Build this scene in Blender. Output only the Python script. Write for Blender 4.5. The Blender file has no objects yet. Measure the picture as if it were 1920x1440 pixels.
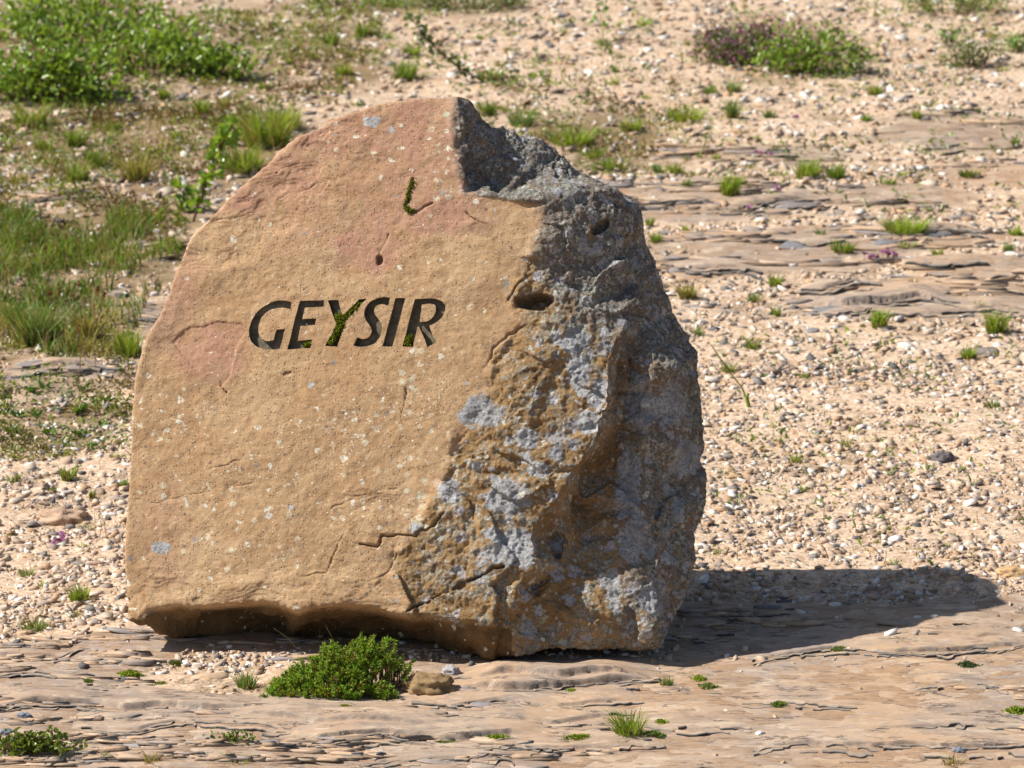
import bpy, bmesh, math, random
import numpy as np
from mathutils import Vector, Matrix
from mathutils.geometry import delaunay_2d_cdt

random.seed(7)
rng = np.random.default_rng(7)
scene = bpy.context.scene
COL = scene.collection
R = math.radians

# ------------------------------------------------------------------ camera
FP = 6320.0                                  # focal length in photograph pixels (1920 wide)
CAM = np.array([0.0, -5.45, 1.83])
PITCH = R(14.0)
FW = np.array([0, math.cos(PITCH), -math.sin(PITCH)])
UP = np.array([0, math.sin(PITCH), math.cos(PITCH)])
cam_d = bpy.data.cameras.new('camera')
cam = bpy.data.objects.new('camera', cam_d); COL.objects.link(cam)
cam.location = CAM
cam.rotation_euler = (R(90) - PITCH, 0, 0)
cam_d.sensor_width = 36; cam_d.lens = FP / 1920 * 36
cam_d.clip_start = 0.05; cam_d.clip_end = 500
cam_d.dof.use_dof = True; cam_d.dof.focus_distance = 5.5; cam_d.dof.aperture_fstop = 10.5
scene.camera = cam
scene.render.resolution_x, scene.render.resolution_y = 1024, 768

# ------------------------------------------------------------------ light
SUN_ELEV, SUN_AZ = 47.0, 1.0                # from the left, a little to the camera's side
SUN = np.array([-math.cos(R(SUN_ELEV)) * math.cos(R(SUN_AZ)), -math.cos(R(SUN_ELEV)) * math.sin(R(SUN_AZ)), math.sin(R(SUN_ELEV))])
world = bpy.data.worlds.new('World'); scene.world = world; world.use_nodes = True
wn = world.node_tree
sky = wn.nodes.new('ShaderNodeTexSky'); sky.sky_type = 'NISHITA'; sky.sun_disc = False
sky.sun_elevation = R(SUN_ELEV); sky.sun_rotation = math.atan2(SUN[0], SUN[1])
bg = wn.nodes['Background']; bg.inputs[1].default_value = 0.068
wn.links.new(sky.outputs[0], bg.inputs[0])
sun_d = bpy.data.lights.new('sun', 'SUN'); sun_d.energy = 4.8; sun_d.angle = R(0.53); sun_d.color = (1.0, 0.95, 0.865)
sun = bpy.data.objects.new('sun', sun_d); COL.objects.link(sun); sun.location = (-4, -1, 5)
sun.rotation_euler = Vector(-SUN).to_track_quat('-Z', 'Y').to_euler()
vs = scene.view_settings
vs.view_transform = 'Standard'; vs.look = 'None'; vs.gamma = 1; vs.use_curve_mapping = False
vs.exposure = 0.42

# ------------------------------------------------------------------ numeric helpers
def smooth(a, b, v):
    t = np.clip((v - a) / (b - a), 0, 1); return t * t * (3 - 2 * t)
PERM = np.random.default_rng(3).permutation(256).astype(np.int64)
PERM = np.concatenate([PERM, PERM])
G2 = np.stack([np.cos(np.arange(256) * 2.399), np.sin(np.arange(256) * 2.399)], 1)
_g = np.random.default_rng(5).normal(size=(256, 3)); G3 = _g / np.linalg.norm(_g, axis=1)[:, None]
def fade(t): return t * t * t * (t * (t * 6 - 15) + 10)
def noise2(x, y, seed=0):
    x = np.asarray(x, float) + seed * 13.71; y = np.asarray(y, float) + seed * 7.37
    xi = np.floor(x).astype(np.int64); yi = np.floor(y).astype(np.int64)
    fx = x - xi; fy = y - yi; u = fade(fx); v = fade(fy)
    def g(ix, iy, dx, dy):
        h = PERM[PERM[ix & 255] + (iy & 255)]; return G2[h, 0] * dx + G2[h, 1] * dy
    a = g(xi, yi, fx, fy); b = g(xi + 1, yi, fx - 1, fy); c = g(xi, yi + 1, fx, fy - 1); d = g(xi + 1, yi + 1, fx - 1, fy - 1)
    return ((a * (1 - u) + b * u) * (1 - v) + (c * (1 - u) + d * u) * v) * 1.5
def fbm2(x, y, o=3, seed=0):
    s = 0; a = 1.0
    for k in range(o): s = s + a * noise2(x * 2 ** k, y * 2 ** k, seed + k); a *= .5
    return s
def noise3(p, seed=0):
    p = p + seed * 11.3; i = np.floor(p).astype(np.int64); f = p - i; u = fade(f)
    out = 0
    for dx in (0, 1):
        for dy in (0, 1):
            for dz in (0, 1):
                h = PERM[PERM[PERM[(i[:, 0] + dx) & 255] + ((i[:, 1] + dy) & 255)] + ((i[:, 2] + dz) & 255)]
                d = G3[h, 0] * (f[:, 0] - dx) + G3[h, 1] * (f[:, 1] - dy) + G3[h, 2] * (f[:, 2] - dz)
                w = (u[:, 0] if dx else 1 - u[:, 0]) * (u[:, 1] if dy else 1 - u[:, 1]) * (u[:, 2] if dz else 1 - u[:, 2])
                out = out + d * w
    return out * 1.4
def fbm3(p, o=3, seed=0):
    s = 0; a = 1.0
    for k in range(o): s = s + a * noise3(p * 2 ** k, seed + k); a *= .5
    return s

def ray(px, py):
    return FW + np.array([1, 0, 0]) * (px - 960) / FP + UP * (720 - py) / FP
def at_depth(px, py, Y):
    r = ray(px, py); return CAM + r * ((Y - CAM[1]) / r[1])
def project(v):
    d = v - CAM; w = d @ FW
    return 960 + FP * d[:, 0] / w, 720 - FP * (d @ UP) / w

# ------------------------------------------------------------------ scene helpers
def tag(o, label=None, cat=None, group=None, kind=None):
    if label: o['label'] = label
    if cat: o['category'] = cat
    if group: o['group'] = group
    if kind: o['kind'] = kind
    return o
def link(name, me, mat=None, parent=None, smooth_shade=False):
    o = bpy.data.objects.new(name, me); COL.objects.link(o)
    if mat is not None: me.materials.append(mat)
    if parent is not None: o.parent = parent
    if smooth_shade: me.polygons.foreach_set('use_smooth', np.ones(len(me.polygons), bool))
    return o
def empty(name, loc):
    o = bpy.data.objects.new(name, None); COL.objects.link(o); o.location = loc; o.empty_display_size = .05
    return o
def make_mesh(name, verts, groups, attrs=None):
    """verts (N,3); groups: list of (M,k) index arrays; attrs: {name: (N,4) colours}"""
    me = bpy.data.meshes.new(name)
    verts = np.asarray(verts, np.float32)
    groups = [np.asarray(g, np.int32) for g in groups if len(g)]
    loops = np.concatenate([g.ravel() for g in groups]); tot = np.concatenate([np.full(len(g), g.shape[1], np.int32) for g in groups])
    start = np.concatenate([[0], np.cumsum(tot)[:-1]]).astype(np.int32)
    me.vertices.add(len(verts)); me.vertices.foreach_set('co', verts.ravel())
    me.loops.add(len(loops)); me.loops.foreach_set('vertex_index', loops)
    me.polygons.add(len(tot)); me.polygons.foreach_set('loop_start', start); me.polygons.foreach_set('loop_total', tot)
    me.update(calc_edges=True)
    for k, c in (attrs or {}).items(): set_attr(me, k, c)
    return me
def set_attr(me, name, c):
    a = me.color_attributes.new(name, 'FLOAT_COLOR', 'POINT')
    c = np.asarray(c, np.float32)
    if c.shape[1] == 3: c = np.concatenate([c, np.ones((len(c), 1), np.float32)], 1)
    a.data.foreach_set('color', c.ravel())

class MB:
    """collects coloured pieces of one mesh"""
    def __init__(s): s.v = []; s.f3 = []; s.f4 = []; s.c = []; s.n = 0
    def add(s, v, f3=None, f4=None, col=(.5, .5, .5)):
        v = np.asarray(v, float).reshape(-1, 3)
        c = np.asarray(col, float)
        s.c.append(np.tile(c, (len(v), 1)) if c.ndim == 1 else c)
        if f3 is not None: s.f3.append(np.asarray(f3, int) + s.n)
        if f4 is not None: s.f4.append(np.asarray(f4, int) + s.n)
        s.v.append(v); s.n += len(v)
    def mesh(s, name):
        g = []
        if s.f3: g.append(np.concatenate(s.f3))
        if s.f4: g.append(np.concatenate(s.f4))
        return make_mesh(name, np.concatenate(s.v), g, {'col': np.concatenate(s.c)})
    def tube(s, pts, r0, r1, col, n=5):
        pts = np.asarray(pts, float); m = len(pts); vs_ = []
        for i, p in enumerate(pts):
            t = pts[min(i + 1, m - 1)] - pts[max(i - 1, 0)]; t /= np.linalg.norm(t) + 1e-9
            a = np.cross(t, [.3, .9, .2]); a /= np.linalg.norm(a) + 1e-9; b = np.cross(t, a)
            r = r0 + (r1 - r0) * i / (m - 1)
            for k in range(n): vs_.append(p + r * (math.cos(2 * math.pi * k / n) * a + math.sin(2 * math.pi * k / n) * b))
        f = [(i * n + k, i * n + (k + 1) % n, (i + 1) * n + (k + 1) % n, (i + 1) * n + k) for i in range(m - 1) for k in range(n)]
        s.add(vs_, f4=f, col=col)
    def leaves(s, base, direc, length, width, cols, fold=.25):
        """many leaves at once, each two quads folded at the midrib"""
        base = np.asarray(base, float); n = len(base)
        d = direc / (np.linalg.norm(direc, axis=1)[:, None] + 1e-9)
        rnd = rng.normal(size=(n, 3)); rnd[:, 2] += 1.2
        side = np.cross(d, rnd); side /= np.linalg.norm(side, axis=1)[:, None] + 1e-9
        nor = np.cross(side, d)
        L = np.asarray(length, float).reshape(-1, 1) * np.ones((n, 1)); W = np.asarray(width, float).reshape(-1, 1) * np.ones((n, 1))
        q = [base, base + d * L * .32 + side * W * .5 + nor * W * fold, base + d * L * .72 + side * W * .42 + nor * W * fold * .8,
             base + d * L - nor * L * .12, base + d * L * .72 - side * W * .42 + nor * W * fold * .8, base + d * L * .32 - side * W * .5 + nor * W * fold]
        v = np.stack(q, 1).reshape(-1, 3); i = np.arange(n)[:, None] * 6
        f = np.concatenate([i + [0, 1, 2, 3], i + [0, 3, 4, 5]])
        s.add(v, f4=f, col=np.repeat(np.asarray(cols), 6, 0))
    def blades(s, base, lean, height, width, cols):
        """grass blades: bent tapered strips"""
        base = np.asarray(base, float); n = len(base)
        h = np.asarray(height, float).reshape(-1, 1) * np.ones((n, 1)); w = np.asarray(width, float).reshape(-1, 1) * np.ones((n, 1))
        ln = np.concatenate([lean, np.zeros((n, 1))], 1); a = rng.uniform(0, 6.28, n)
        side = np.stack([np.cos(a), np.sin(a), np.zeros(n)], 1); z = np.array([[0, 0, 1.0]])
        p1 = base + z * h * .45 + ln * h * .2; p2 = base + z * h * .8 + ln * h * .55; p3 = base + z * h * .98 + ln * h * 1.0
        q = [base - side * w, base + side * w, p1 + side * w * .9, p1 - side * w * .9, p2 + side * w * .6, p2 - side * w * .6, p3]
        v = np.stack(q, 1).reshape(-1, 3); i = np.arange(n)[:, None] * 7
        c = np.repeat(np.asarray(cols), 7, 0)
        s.add(v, f3=i + [5, 4, 6], f4=np.concatenate([i + [0, 1, 2, 3], i + [3, 2, 4, 5]]), col=c)

# ------------------------------------------------------------------ material helpers
class NT:
    def __init__(s, name):
        s.m = bpy.data.materials.new(name); s.m.use_nodes = True; s.t = s.m.node_tree
        s.b = s.t.nodes['Principled BSDF']; s.out = s.t.nodes['Material Output']
        s.b.inputs['Specular IOR Level'].default_value = .25
    def n(s, typ, **kw):
        o = s.t.nodes.new(typ)
        for k, v in kw.items(): setattr(o, k, v)
        return o
    def l(s, a, b): s.t.links.new(a, b)
    def put(s, sock, v):
        if isinstance(v, bpy.types.NodeSocket): s.l(v, sock)
        else:
            if isinstance(v, (tuple, list)) and len(v) == 3 and sock.type == 'RGBA': v = (*v, 1)
            sock.default_value = v
    def coord(s, which='Object', scale=None):
        c = s.n('ShaderNodeTexCoord').outputs[which]
        if scale:
            m = s.n('ShaderNodeMapping'); m.inputs['Scale'].default_value = scale; s.l(c, m.inputs[0]); c = m.outputs[0]
        return c
    def noise(s, co, scale, detail=4, rough=.55, dist=0):
        o = s.n('ShaderNodeTexNoise'); s.l(co, o.inputs['Vector'])
        o.inputs['Scale'].default_value = scale; o.inputs['Detail'].default_value = detail
        o.inputs['Roughness'].default_value = rough; o.inputs['Distortion'].default_value = dist
        return o.outputs['Fac']
    def voro(s, co, scale, feature='F1', rnd=1.0):
        o = s.n('ShaderNodeTexVoronoi', feature=feature); s.l(co, o.inputs['Vector'])
        o.inputs['Scale'].default_value = scale; o.inputs['Randomness'].default_value = rnd
        return o
    def ramp(s, v, a, b, lo=0.0, hi=1.0):
        o = s.n('ShaderNodeMapRange', interpolation_type='SMOOTHSTEP'); s.put(o.inputs['Value'], v)
        for i, x in zip(('From Min', 'From Max', 'To Min', 'To Max'), (a, b, lo, hi)): s.put(o.inputs[i], x)
        return o.outputs[0]
    def math(s, op, a, b=0.0):
        o = s.n('ShaderNodeMath', operation=op); s.put(o.inputs[0], a); s.put(o.inputs[1], b); return o.outputs[0]
    def mix(s, f, a, b, blend='MIX'):
        o = s.n('ShaderNodeMix', data_type='RGBA', blend_type=blend)
        s.put(o.inputs[0], f); s.put(o.inputs[6], a); s.put(o.inputs[7], b); return o.outputs[2]
    def attr(s, name):
        o = s.n('ShaderNodeAttribute', attribute_name=name); x = s.n('ShaderNodeSeparateColor'); s.l(o.outputs['Color'], x.inputs[0])
        return o.outputs['Color'], x.outputs[0], x.outputs[1], x.outputs[2]
    def bump(s, h, strength, dist, prev=None):
        o = s.n('ShaderNodeBump'); o.inputs['Strength'].default_value = strength; o.inputs['Distance'].default_value = dist
        s.l(h, o.inputs['Height'])
        if prev is not None: s.l(prev, o.inputs['Normal'])
        return o.outputs[0]
    def done(s, col, rough=.9, normal=None):
        s.put(s.b.inputs['Base Color'], col); s.put(s.b.inputs['Roughness'], rough)
        if normal is not None: s.l(normal, s.b.inputs['Normal'])
        return s.m
def foliage_mat(name, trans=.35, rough=.5, spec=.3):
    t = NT(name); c, *_ = t.attr('col')
    co = t.coord(); c2 = t.mix(t.ramp(t.noise(co, 90, 2), .3, .7, 0, .35), c, t.mix(1.0, c, (.62, .60, .45), 'MULTIPLY'))
    t.done(c2, rough); t.b.inputs['Specular IOR Level'].default_value = spec
    tr = t.n('ShaderNodeBsdfTranslucent'); t.l(t.mix(1.0, c2, (1.25, 1.2, .55), 'MULTIPLY'), tr.inputs[0])
    mx = t.n('ShaderNodeMixShader'); mx.inputs[0].default_value = trans
    t.l(t.b.outputs[0], mx.inputs[1]); t.l(tr.outputs[0], mx.inputs[2]); t.l(mx.outputs[0], t.out.inputs[0])
    return t.m
def attr_mat(name, rough=.9, nscale=60, amt=.5, bump=.3, bscale=200, bdist=.002):
    t = NT(name); c, *_ = t.attr('col'); co = t.coord()
    n1 = t.noise(co, nscale, 5, .65)
    c2 = t.mix(t.ramp(n1, .35, .7, 0, amt), c, t.mix(1.0, c, (.45, .43, .42), 'MULTIPLY'))
    return t.done(c2, rough, t.bump(t.noise(co, bscale, 4), bump, bdist))
M = {}
M['grass'] = foliage_mat('grass_blade', .35, .55, .25)
M['leaf'] = foliage_mat('leaf_green', .35, .32, .6)
M['crow'] = foliage_mat('needle_leaf', .25, .45, .35)
M['moss'] = foliage_mat('moss_green', .2, .8, .1)
M['petal'] = foliage_mat('petal', .3, .6, .2)
M['bark'] = attr_mat('bark', .85, 120, .6)
M['stone'] = attr_mat('loose_stone', .85, 45, .45, .5, 160, .003)
M['gravel'] = attr_mat('gravel_stone', .88, 90, .35, .25, 400, .001)

# ------------------------------------------------------------------ ground shape
def base_z(y):
    t = np.asarray(y, float) - .35
    return .060 * np.where(t > 0, np.sqrt(t * t + .09) - .3, 0)
def ground_pt(px, py):
    """where a photograph pixel meets the (unroughened) ground"""
    r = ray(px, py); lo, hi = 3.0, 60.0
    for _ in range(50):
        m = .5 * (lo + hi); p = CAM + r * m
        if p[2] > float(base_z(p[1])): lo = m
        else: hi = m
    return CAM + r * lo
# bedrock showing through the gravel: (px, py, half width px, half height px)
ROCK_PATCH = [(1330, 388, 260, 26), (1560, 455, 430, 34), (1400, 495, 260, 26), (1720, 560, 300, 44), (1840, 500, 160, 30), (1800, 245, 170, 36),
              (1920, 330, 180, 30), (1700, 365, 240, 22), (1420, 290, 190, 20), (1300, 350, 160, 20), (270, 600, 140, 32), (90, 705, 150, 26), (230, 475, 110, 20),
              (140, 720, 120, 18), (120, 365, 90, 14), (340, 400, 80, 16)]
_rp = []
for px, py, hw, hh in ROCK_PATCH:
    c = ground_pt(px, py); e = ground_pt(px + hw, py); a = ground_pt(px, py - hh); b = ground_pt(px, py + hh)
    _rp.append((c[0], c[1], abs(e[0] - c[0]), max(.5 * (a[1] - b[1]), .06)))
NEAR_B = ([-6, -1.6, -.9, -.65, -.3, .3, .6, .9, 1.6, 6], [-.1, -.05, .02, .18, .30, .34, .27, .34, .4, .4])
_pk = ground_pt(455, 1262)
def rock_mask(x, y):
    w = .05 * fbm2(x * 5, y * 5, 3, 2)
    m = smooth(.03, -.03, y + w * .8 - np.interp(x, *NEAR_B))
    pk = np.sqrt(((x - _pk[0]) / .17) ** 2 + ((y - _pk[1]) / .11) ** 2) + w * 4
    m = m * smooth(.85, 1.1, pk)
    for cx, cy, a, b in _rp:
        d = np.sqrt(((x - cx) / a) ** 2 + ((y - cy - .03 * (x - cx)) / b) ** 2) + w * 7
        m = np.maximum(m, smooth(1.12, .8, d))
    return m
LEDGE = [(.200, .0018, .42, 3), (.085, .0020, .55, 14), (.042, .0010, .6, 31)]
LINES = [(8, [(1400, 1245), (1440, 1228), (1500, 1222), (1560, 1215), (1620, 1222), (1680, 1228), (1780, 1222), (1860, 1215), (1960, 1200)]), (5, [(1660, 1208), (1700, 1200), (1760, 1192), (1830, 1200), (1880, 1195), (1930, 1186)]),
         (5, [(1380, 1322), (1450, 1318), (1530, 1325), (1620, 1330)]), (8, [(1400, 1415), (1450, 1402), (1520, 1398), (1640, 1405), (1720, 1400), (1800, 1408), (1960, 1400)]), (4, [(1560, 1370), (1680, 1372), (1780, 1362), (1940, 1365)]),
         (12, [(840, 1268), (900, 1276), (960, 1270), (1050, 1282), (1120, 1275), (1220, 1272)]), (15, [(830, 1295), (960, 1300), (1060, 1292), (1150, 1285), (1250, 1275)]), (6, [(760, 1325), (850, 1330), (950, 1322), (1050, 1328), (1220, 1312)]),
         (6, [(840, 1352), (940, 1350), (1040, 1358), (1130, 1345), (1200, 1340)]), (12, [(-40, 1335), (80, 1325), (170, 1325), (230, 1335), (300, 1332), (400, 1340), (490, 1335)]), (7, [(120, 1380), (170, 1372), (260, 1378), (330, 1360), (480, 1365), (560, 1372)]),
         (10, [(430, 1345), (520, 1352), (600, 1362), (700, 1365), (830, 1372)]), (11, [(480, 1385), (600, 1392), (720, 1382), (840, 1392), (960, 1380), (1050, 1388)]), (7, [(670, 1432), (760, 1428), (860, 1418), (980, 1428)]),
         (7, [(880, 1405), (960, 1402), (1080, 1398), (1160, 1405), (1260, 1400)]), (3, [(-20, 1275), (60, 1265), (120, 1272)]), (4, [(90, 1245), (150, 1215), (210, 1225)]), (3, [(1320, 1150), (1400, 1155), (1500, 1150)]), (4, [(1290, 1195), (1390, 1185)]),
         (4, [(1700, 1290), (1800, 1280), (1900, 1290)]), (4, [(1840, 1332), (1930, 1340)]), (3, [(1150, 1360), (1300, 1372), (1420, 1366)]),
         (12, [(1180, 440), (1240, 432), (1300, 436), (1380, 428), (1440, 430)]), (13, [(1340, 390), (1430, 386), (1500, 375), (1560, 370)]), (9, [(1210, 385), (1290, 380), (1340, 376)]), (9, [(1440, 455), (1540, 462), (1590, 455)]),
         (13, [(1690, 438), (1780, 432), (1860, 442)]), (11, [(1230, 505), (1300, 512), (1380, 508), (1440, 515)]), (11, [(1470, 540), (1540, 545), (1600, 528), (1660, 530)]), (16, [(1490, 572), (1580, 578), (1650, 570), (1720, 560), (1810, 575)]),
         (9, [(1510, 590), (1620, 585), (1700, 600), (1860, 585), (1960, 600)]), (11, [(1630, 285), (1720, 282), (1810, 272)]), (11, [(1790, 402), (1880, 405)]), (8, [(1540, 350), (1630, 352)]), (8, [(1380, 300), (1470, 296)]), (8, [(1250, 340), (1340, 338)]),
         (11, [(190, 545), (260, 540), (330, 550)]), (11, [(180, 605), (260, 600), (320, 600)]), (11, [(20, 700), (120, 690), (240, 695)]), (10, [(50, 370), (160, 362)]), (8, [(1850, 530), (1940, 524)]), (8, [(1660, 500), (1760, 505), (1860, 498)])]
_ln = []
for hh, pts in LINES:
    w_ = np.array([ground_pt(*p)[:2] for p in pts]); _ln.append((hh * .0010, w_[:, 0], w_[:, 1]))
def ledges(x, y):
    h = 0; edge = 0
    jag = .007 * noise2(x * 9, y * 3, 21) + .004 * np.abs(noise2(x * 26, y * 8, 22)) + .0020 * noise2(x * 75, y * 20, 23)
    gap = smooth(-.45, .0, noise2(x * 7, y * 12, 24))
    for hh, lx, ly in _ln:
        near = (x > lx[0] - .05) & (x < lx[-1] + .05) & (np.abs(y - ly.mean()) < .45)
        if not near.any(): continue
        xx = x[near]; sc = 1 + .5 * (ly.mean() > .8); d = (y[near] - np.interp(xx, lx, ly) + jag[near] * sc)
        am = smooth(0, .10, xx - lx[0]) * smooth(0, .10, lx[-1] - xx) * (.62 + .38 * gap[near])
        r_ = smooth(0, .0045 * sc, d) * (1 - smooth(.01, .16, d)); r_ = r_ - .3 * smooth(-.02, 0, d) * (d < 0)
        add = np.zeros_like(x); add[near] = .85 * hh * am * r_; h = h + add
        ee = np.zeros_like(x); ee[near] = np.clip(am * (.5 + hh * 50), 0, 1) * smooth(-.001, .001, d) * smooth(.0075 * sc, .004 * sc, d); edge = np.maximum(edge, ee)
    act = smooth(-.30, .30, fbm2(x * .9, y * 3.2, 2, 40) + .35 * smooth(.35, .1, x) * smooth(-.05, -.2, y) - .35 * smooth(.3, .5, x) * smooth(.5, .2, y) + .25 * smooth(1.2, 1.8, y))
    for j, (per, step, warp, sd) in enumerate(LEDGE):
        ww = warp * fbm2(x * (1.2 + j), y * 2.2, 3, sd) + (.010 / per) * noise2(x * 6, y * 4, sd + 5) + (.005 / per) * np.abs(noise2(x * 17, y * 9, sd + 6)) + (.0022 / per) * noise2(x * 60, y * 20, sd + 7)
        s = (y - .035 * x) / per + ww
        k = np.floor(s); f = s - k
        e = .0070 / per
        amp = smooth(-.25, .35, noise2(x * (1.6 + 1.4 * j), k * .73 + .4, sd + 9)) * (act if j else (.25 + .75 * act))
        rise = smooth(0, e, f)
        h = h + amp * step * (rise - f)
        edge = np.maximum(edge, .40 * amp * smooth(0, e * .3, f) * smooth(e * 2.4, e * 1.2, f))
    return h, edge
def ground_full(x, y):
    x = np.asarray(x, float); y = np.asarray(y, float)
    rm = rock_mask(x, y); h, e = ledges(x, y)
    far = 1 + np.clip(y, 0, 6) * .12
    z = base_z(y) + .010 * fbm2(x * 1.7, y * 1.7, 3, 60) + rm * (h * far + .0014 * fbm2(x * 14, y * 22, 2, 64)) + (1 - rm) * (-.003 + .0035 * fbm2(x * 5, y * 5, 2, 70) + .0012 * fbm2(x * 26, y * 26, 1, 72))
    return z, rm, e * rm
def ground_z(x, y): return ground_full(np.atleast_1d(x), np.atleast_1d(y))[0]
def seat(px, py):
    p = ground_pt(px, py); p[2] = float(ground_z(p[0], p[1])[0]); return p
def ppm(p): return FP / float((np.asarray(p) - CAM) @ FW)

def build_ground():
    ya = np.arange(-.85, .62, .0026); yb = [ya[-1]]; st = .0045
    while yb[-1] < 6.9: yb.append(yb[-1] + st); st = min(st * 1.0022, .011)
    yc = [yb[-1]]; st = .02
    while yc[-1] < 120: yc.append(yc[-1] + st); st *= 1.12
    yd = [ya[0]]; st = .01
    while yd[-1] > -40: yd.append(yd[-1] - st); st *= 1.25
    Y = np.concatenate([np.array(yd[1:])[::-1], ya, yb[1:], yc[1:]])
    u = np.linspace(-1, 1, 420); ex = []; t = 1.0; st = .01
    while t < 45: t += st; st *= 1.3; ex.append(t)
    U = np.concatenate([-np.array(ex)[::-1], u, ex])
    wid = 1.02 + .24 * np.clip(Y, -1, 8)
    X = U[None, :] * wid[:, None]; YY = np.repeat(Y[:, None], len(U), 1)
    x = X.ravel(); y = YY.ravel(); z, rm, e = ground_full(x, y)
    nr, nc = X.shape; i = (np.arange(nr - 1)[:, None] * nc + np.arange(nc - 1)[None, :]).ravel()
    f = np.stack([i, i + 1, i + nc + 1, i + nc], 1)
    veg = veg_mask(x, y)
    me = make_mesh('ground', np.stack([x, y, z], 1), [f], {'mask': np.stack([rm, e, veg], 1)})
    t = NT('ground'); co = t.coord()
    _, rm_, ed_, vg_ = t.attr('mask')
    # soil and fine grit between the stones
    n1 = t.noise(co, 7, 5, .6); n2 = t.noise(co, 160, 4, .7)
    soil = t.mix(t.ramp(n1, .3, .7), (.51, .335, .20), (.63, .465, .32))
    v = t.voro(co, 150); vc = t.n('ShaderNodeSeparateColor'); t.l(v.outputs['Color'], vc.inputs[0])
    grit = t.mix(t.ramp(vc.outputs[0], .1, .9), (.42, .28, .18), (.80, .66, .52))
    soil = t.mix(.5, soil, grit); soil = t.mix(t.ramp(n2, .55, .75, 0, .4), soil, (.36, .23, .13))
    soil = t.mix(t.ramp(t.noise(co, 30, 5, .7), .52, .68, 0, .5), soil, (.33, .20, .11)); soil = t.mix(t.math('MULTIPLY', vg_, t.ramp(t.noise(co, 9, 5, .65), .28, .50, .4, .95)), soil, (.225, .15, .075))
    # bedrock: pink tan with grey weathered streaks along the bedding
    cs = t.coord('Object', (1, 2.4, 1)); s1 = t.noise(cs, 6, 6, .65, .3); s2 = t.noise(cs, 17, 5, .7); s3 = t.noise(co, 2.2, 3, .5)
    rock = t.mix(t.ramp(s1, .32, .68), (.35, .25, .18), (.48, .365, .27))
    rock = t.mix(t.ramp(s3, .42, .66, 0, .75), rock, (.51, .335, .205)); rock = t.mix(t.ramp(t.noise(co, 3.4, 5, .6, .4), .5, .66, 0, .7), rock, (.34, .27, .225)); rock = t.mix(t.ramp(t.noise(co, 34, 6, .75), .54, .68, 0, .5), rock, (.25, .18, .13))
    rock = t.mix(t.ramp(s2, .52, .72, 0, .65), rock, (.33, .285, .26))
    rock = t.mix(t.ramp(t.noise(cs, 30, 5, .7), .56, .66, 0, .6), rock, (.64, .53, .42))
    rock = t.mix(t.ramp(t.noise(cs, 24, 6, .75), .57, .66, 0, .5), rock, (.24, .185, .15))
    cf = t.coord('Object', (1, 2.4, 1)); lam = t.noise(cf, 11, 7, .70, .35); lam2 = t.noise(cf, 26, 5, .7)
    rock = t.mix(t.ramp(lam, .56, .62, 0, .5), rock, (.23, .18, .15))
    rock = t.mix(t.ramp(lam2, .58, .64, 0, .6), rock, (.22, .195, .18))
    rock = t.mix(t.ramp(lam, .44, .38, 0, .5), rock, (.62, .49, .36))
    cr0 = t.noise(t.coord('Object', (1, 2.8, 1)), 5.5, 6, .62, .2); gate = t.ramp(t.noise(cs, 5, 3, .5), .52, .64)
    cr1 = t.math('MULTIPLY', t.ramp(t.math('ABSOLUTE', t.math('SUBTRACT', cr0, .5)), .016, .004), gate)
    cr2 = t.math('MULTIPLY', t.ramp(t.math('ABSOLUTE', t.math('SUBTRACT', t.noise(t.coord('Object', (1, 2.6, 1)), 12, 6, .65, .2), .53)), .022, .006), t.ramp(t.noise(cs, 8, 3, .5), .55, .66))
    crk = t.math('MAXIMUM', cr1, cr2)
    rock = t.mix(t.math('MULTIPLY', crk, .8), rock, (.115, .095, .085))
    rock = t.mix(t.math('MULTIPLY', ed_, t.ramp(t.noise(cs, 32, 4, .7), .34, .56, .15, .6)), rock, t.mix(t.ramp(s2, .4, .6), (.10, .095, .095), (.26, .22, .19)))  # ledge risers: weathered grey, darkened further as painted shade for missing undercuts
    col = t.mix(rm_, soil, rock)
    b0 = t.bump(t.math('MULTIPLY', crk, -1.0), .7, .005); b1 = t.bump(t.noise(cs, 20, 7, .72, .25), .45, .006, b0); b2 = t.bump(t.noise(co, 260, 4, .7), .25, .0015, b1)
    b3 = t.bump(t.math('MULTIPLY', t.voro(co, 130).outputs['Distance'], t.math('SUBTRACT', 1.0, rm_)), .35, .002, b2)
    o = link('ground', me, t.done(col, .9, b3), None, True)
    return tag(o, 'sloping ground of tan bedrock ledges and pale stony soil', 'ground', kind='structure')

VEG = [(150, 480, 260, 130), (120, 90, 420, 120), (480, 270, 130, 70), (60, 620, 140, 70), (110, 790, 130, 60), (780, 5, 260, 30), (1470, 95, 190, 60), (250, 250, 240, 60), (220, 330, 420, 190), (560, 120, 200, 90), (1130, 260, 150, 60)]
_vg = []
for px, py, hw, hh in VEG:
    c = ground_pt(px, py); e = ground_pt(px + hw, py); a = ground_pt(px, py - hh); b = ground_pt(px, py + hh)
    _vg.append((c[0], .5 * (a[1] + b[1]), abs(e[0] - c[0]), max(.5 * (a[1] - b[1]), .1)))
def veg_mask(x, y):
    m = np.zeros_like(x); w = .3 * fbm2(x * 3, y * 3, 2, 90)
    for cx, cy, a, b in _vg: m = np.maximum(m, smooth(1.2, .6, np.sqrt(((x - cx) / a) ** 2 + ((y - cy) / b) ** 2) + w))
    return m
GROUND = build_ground()

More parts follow.
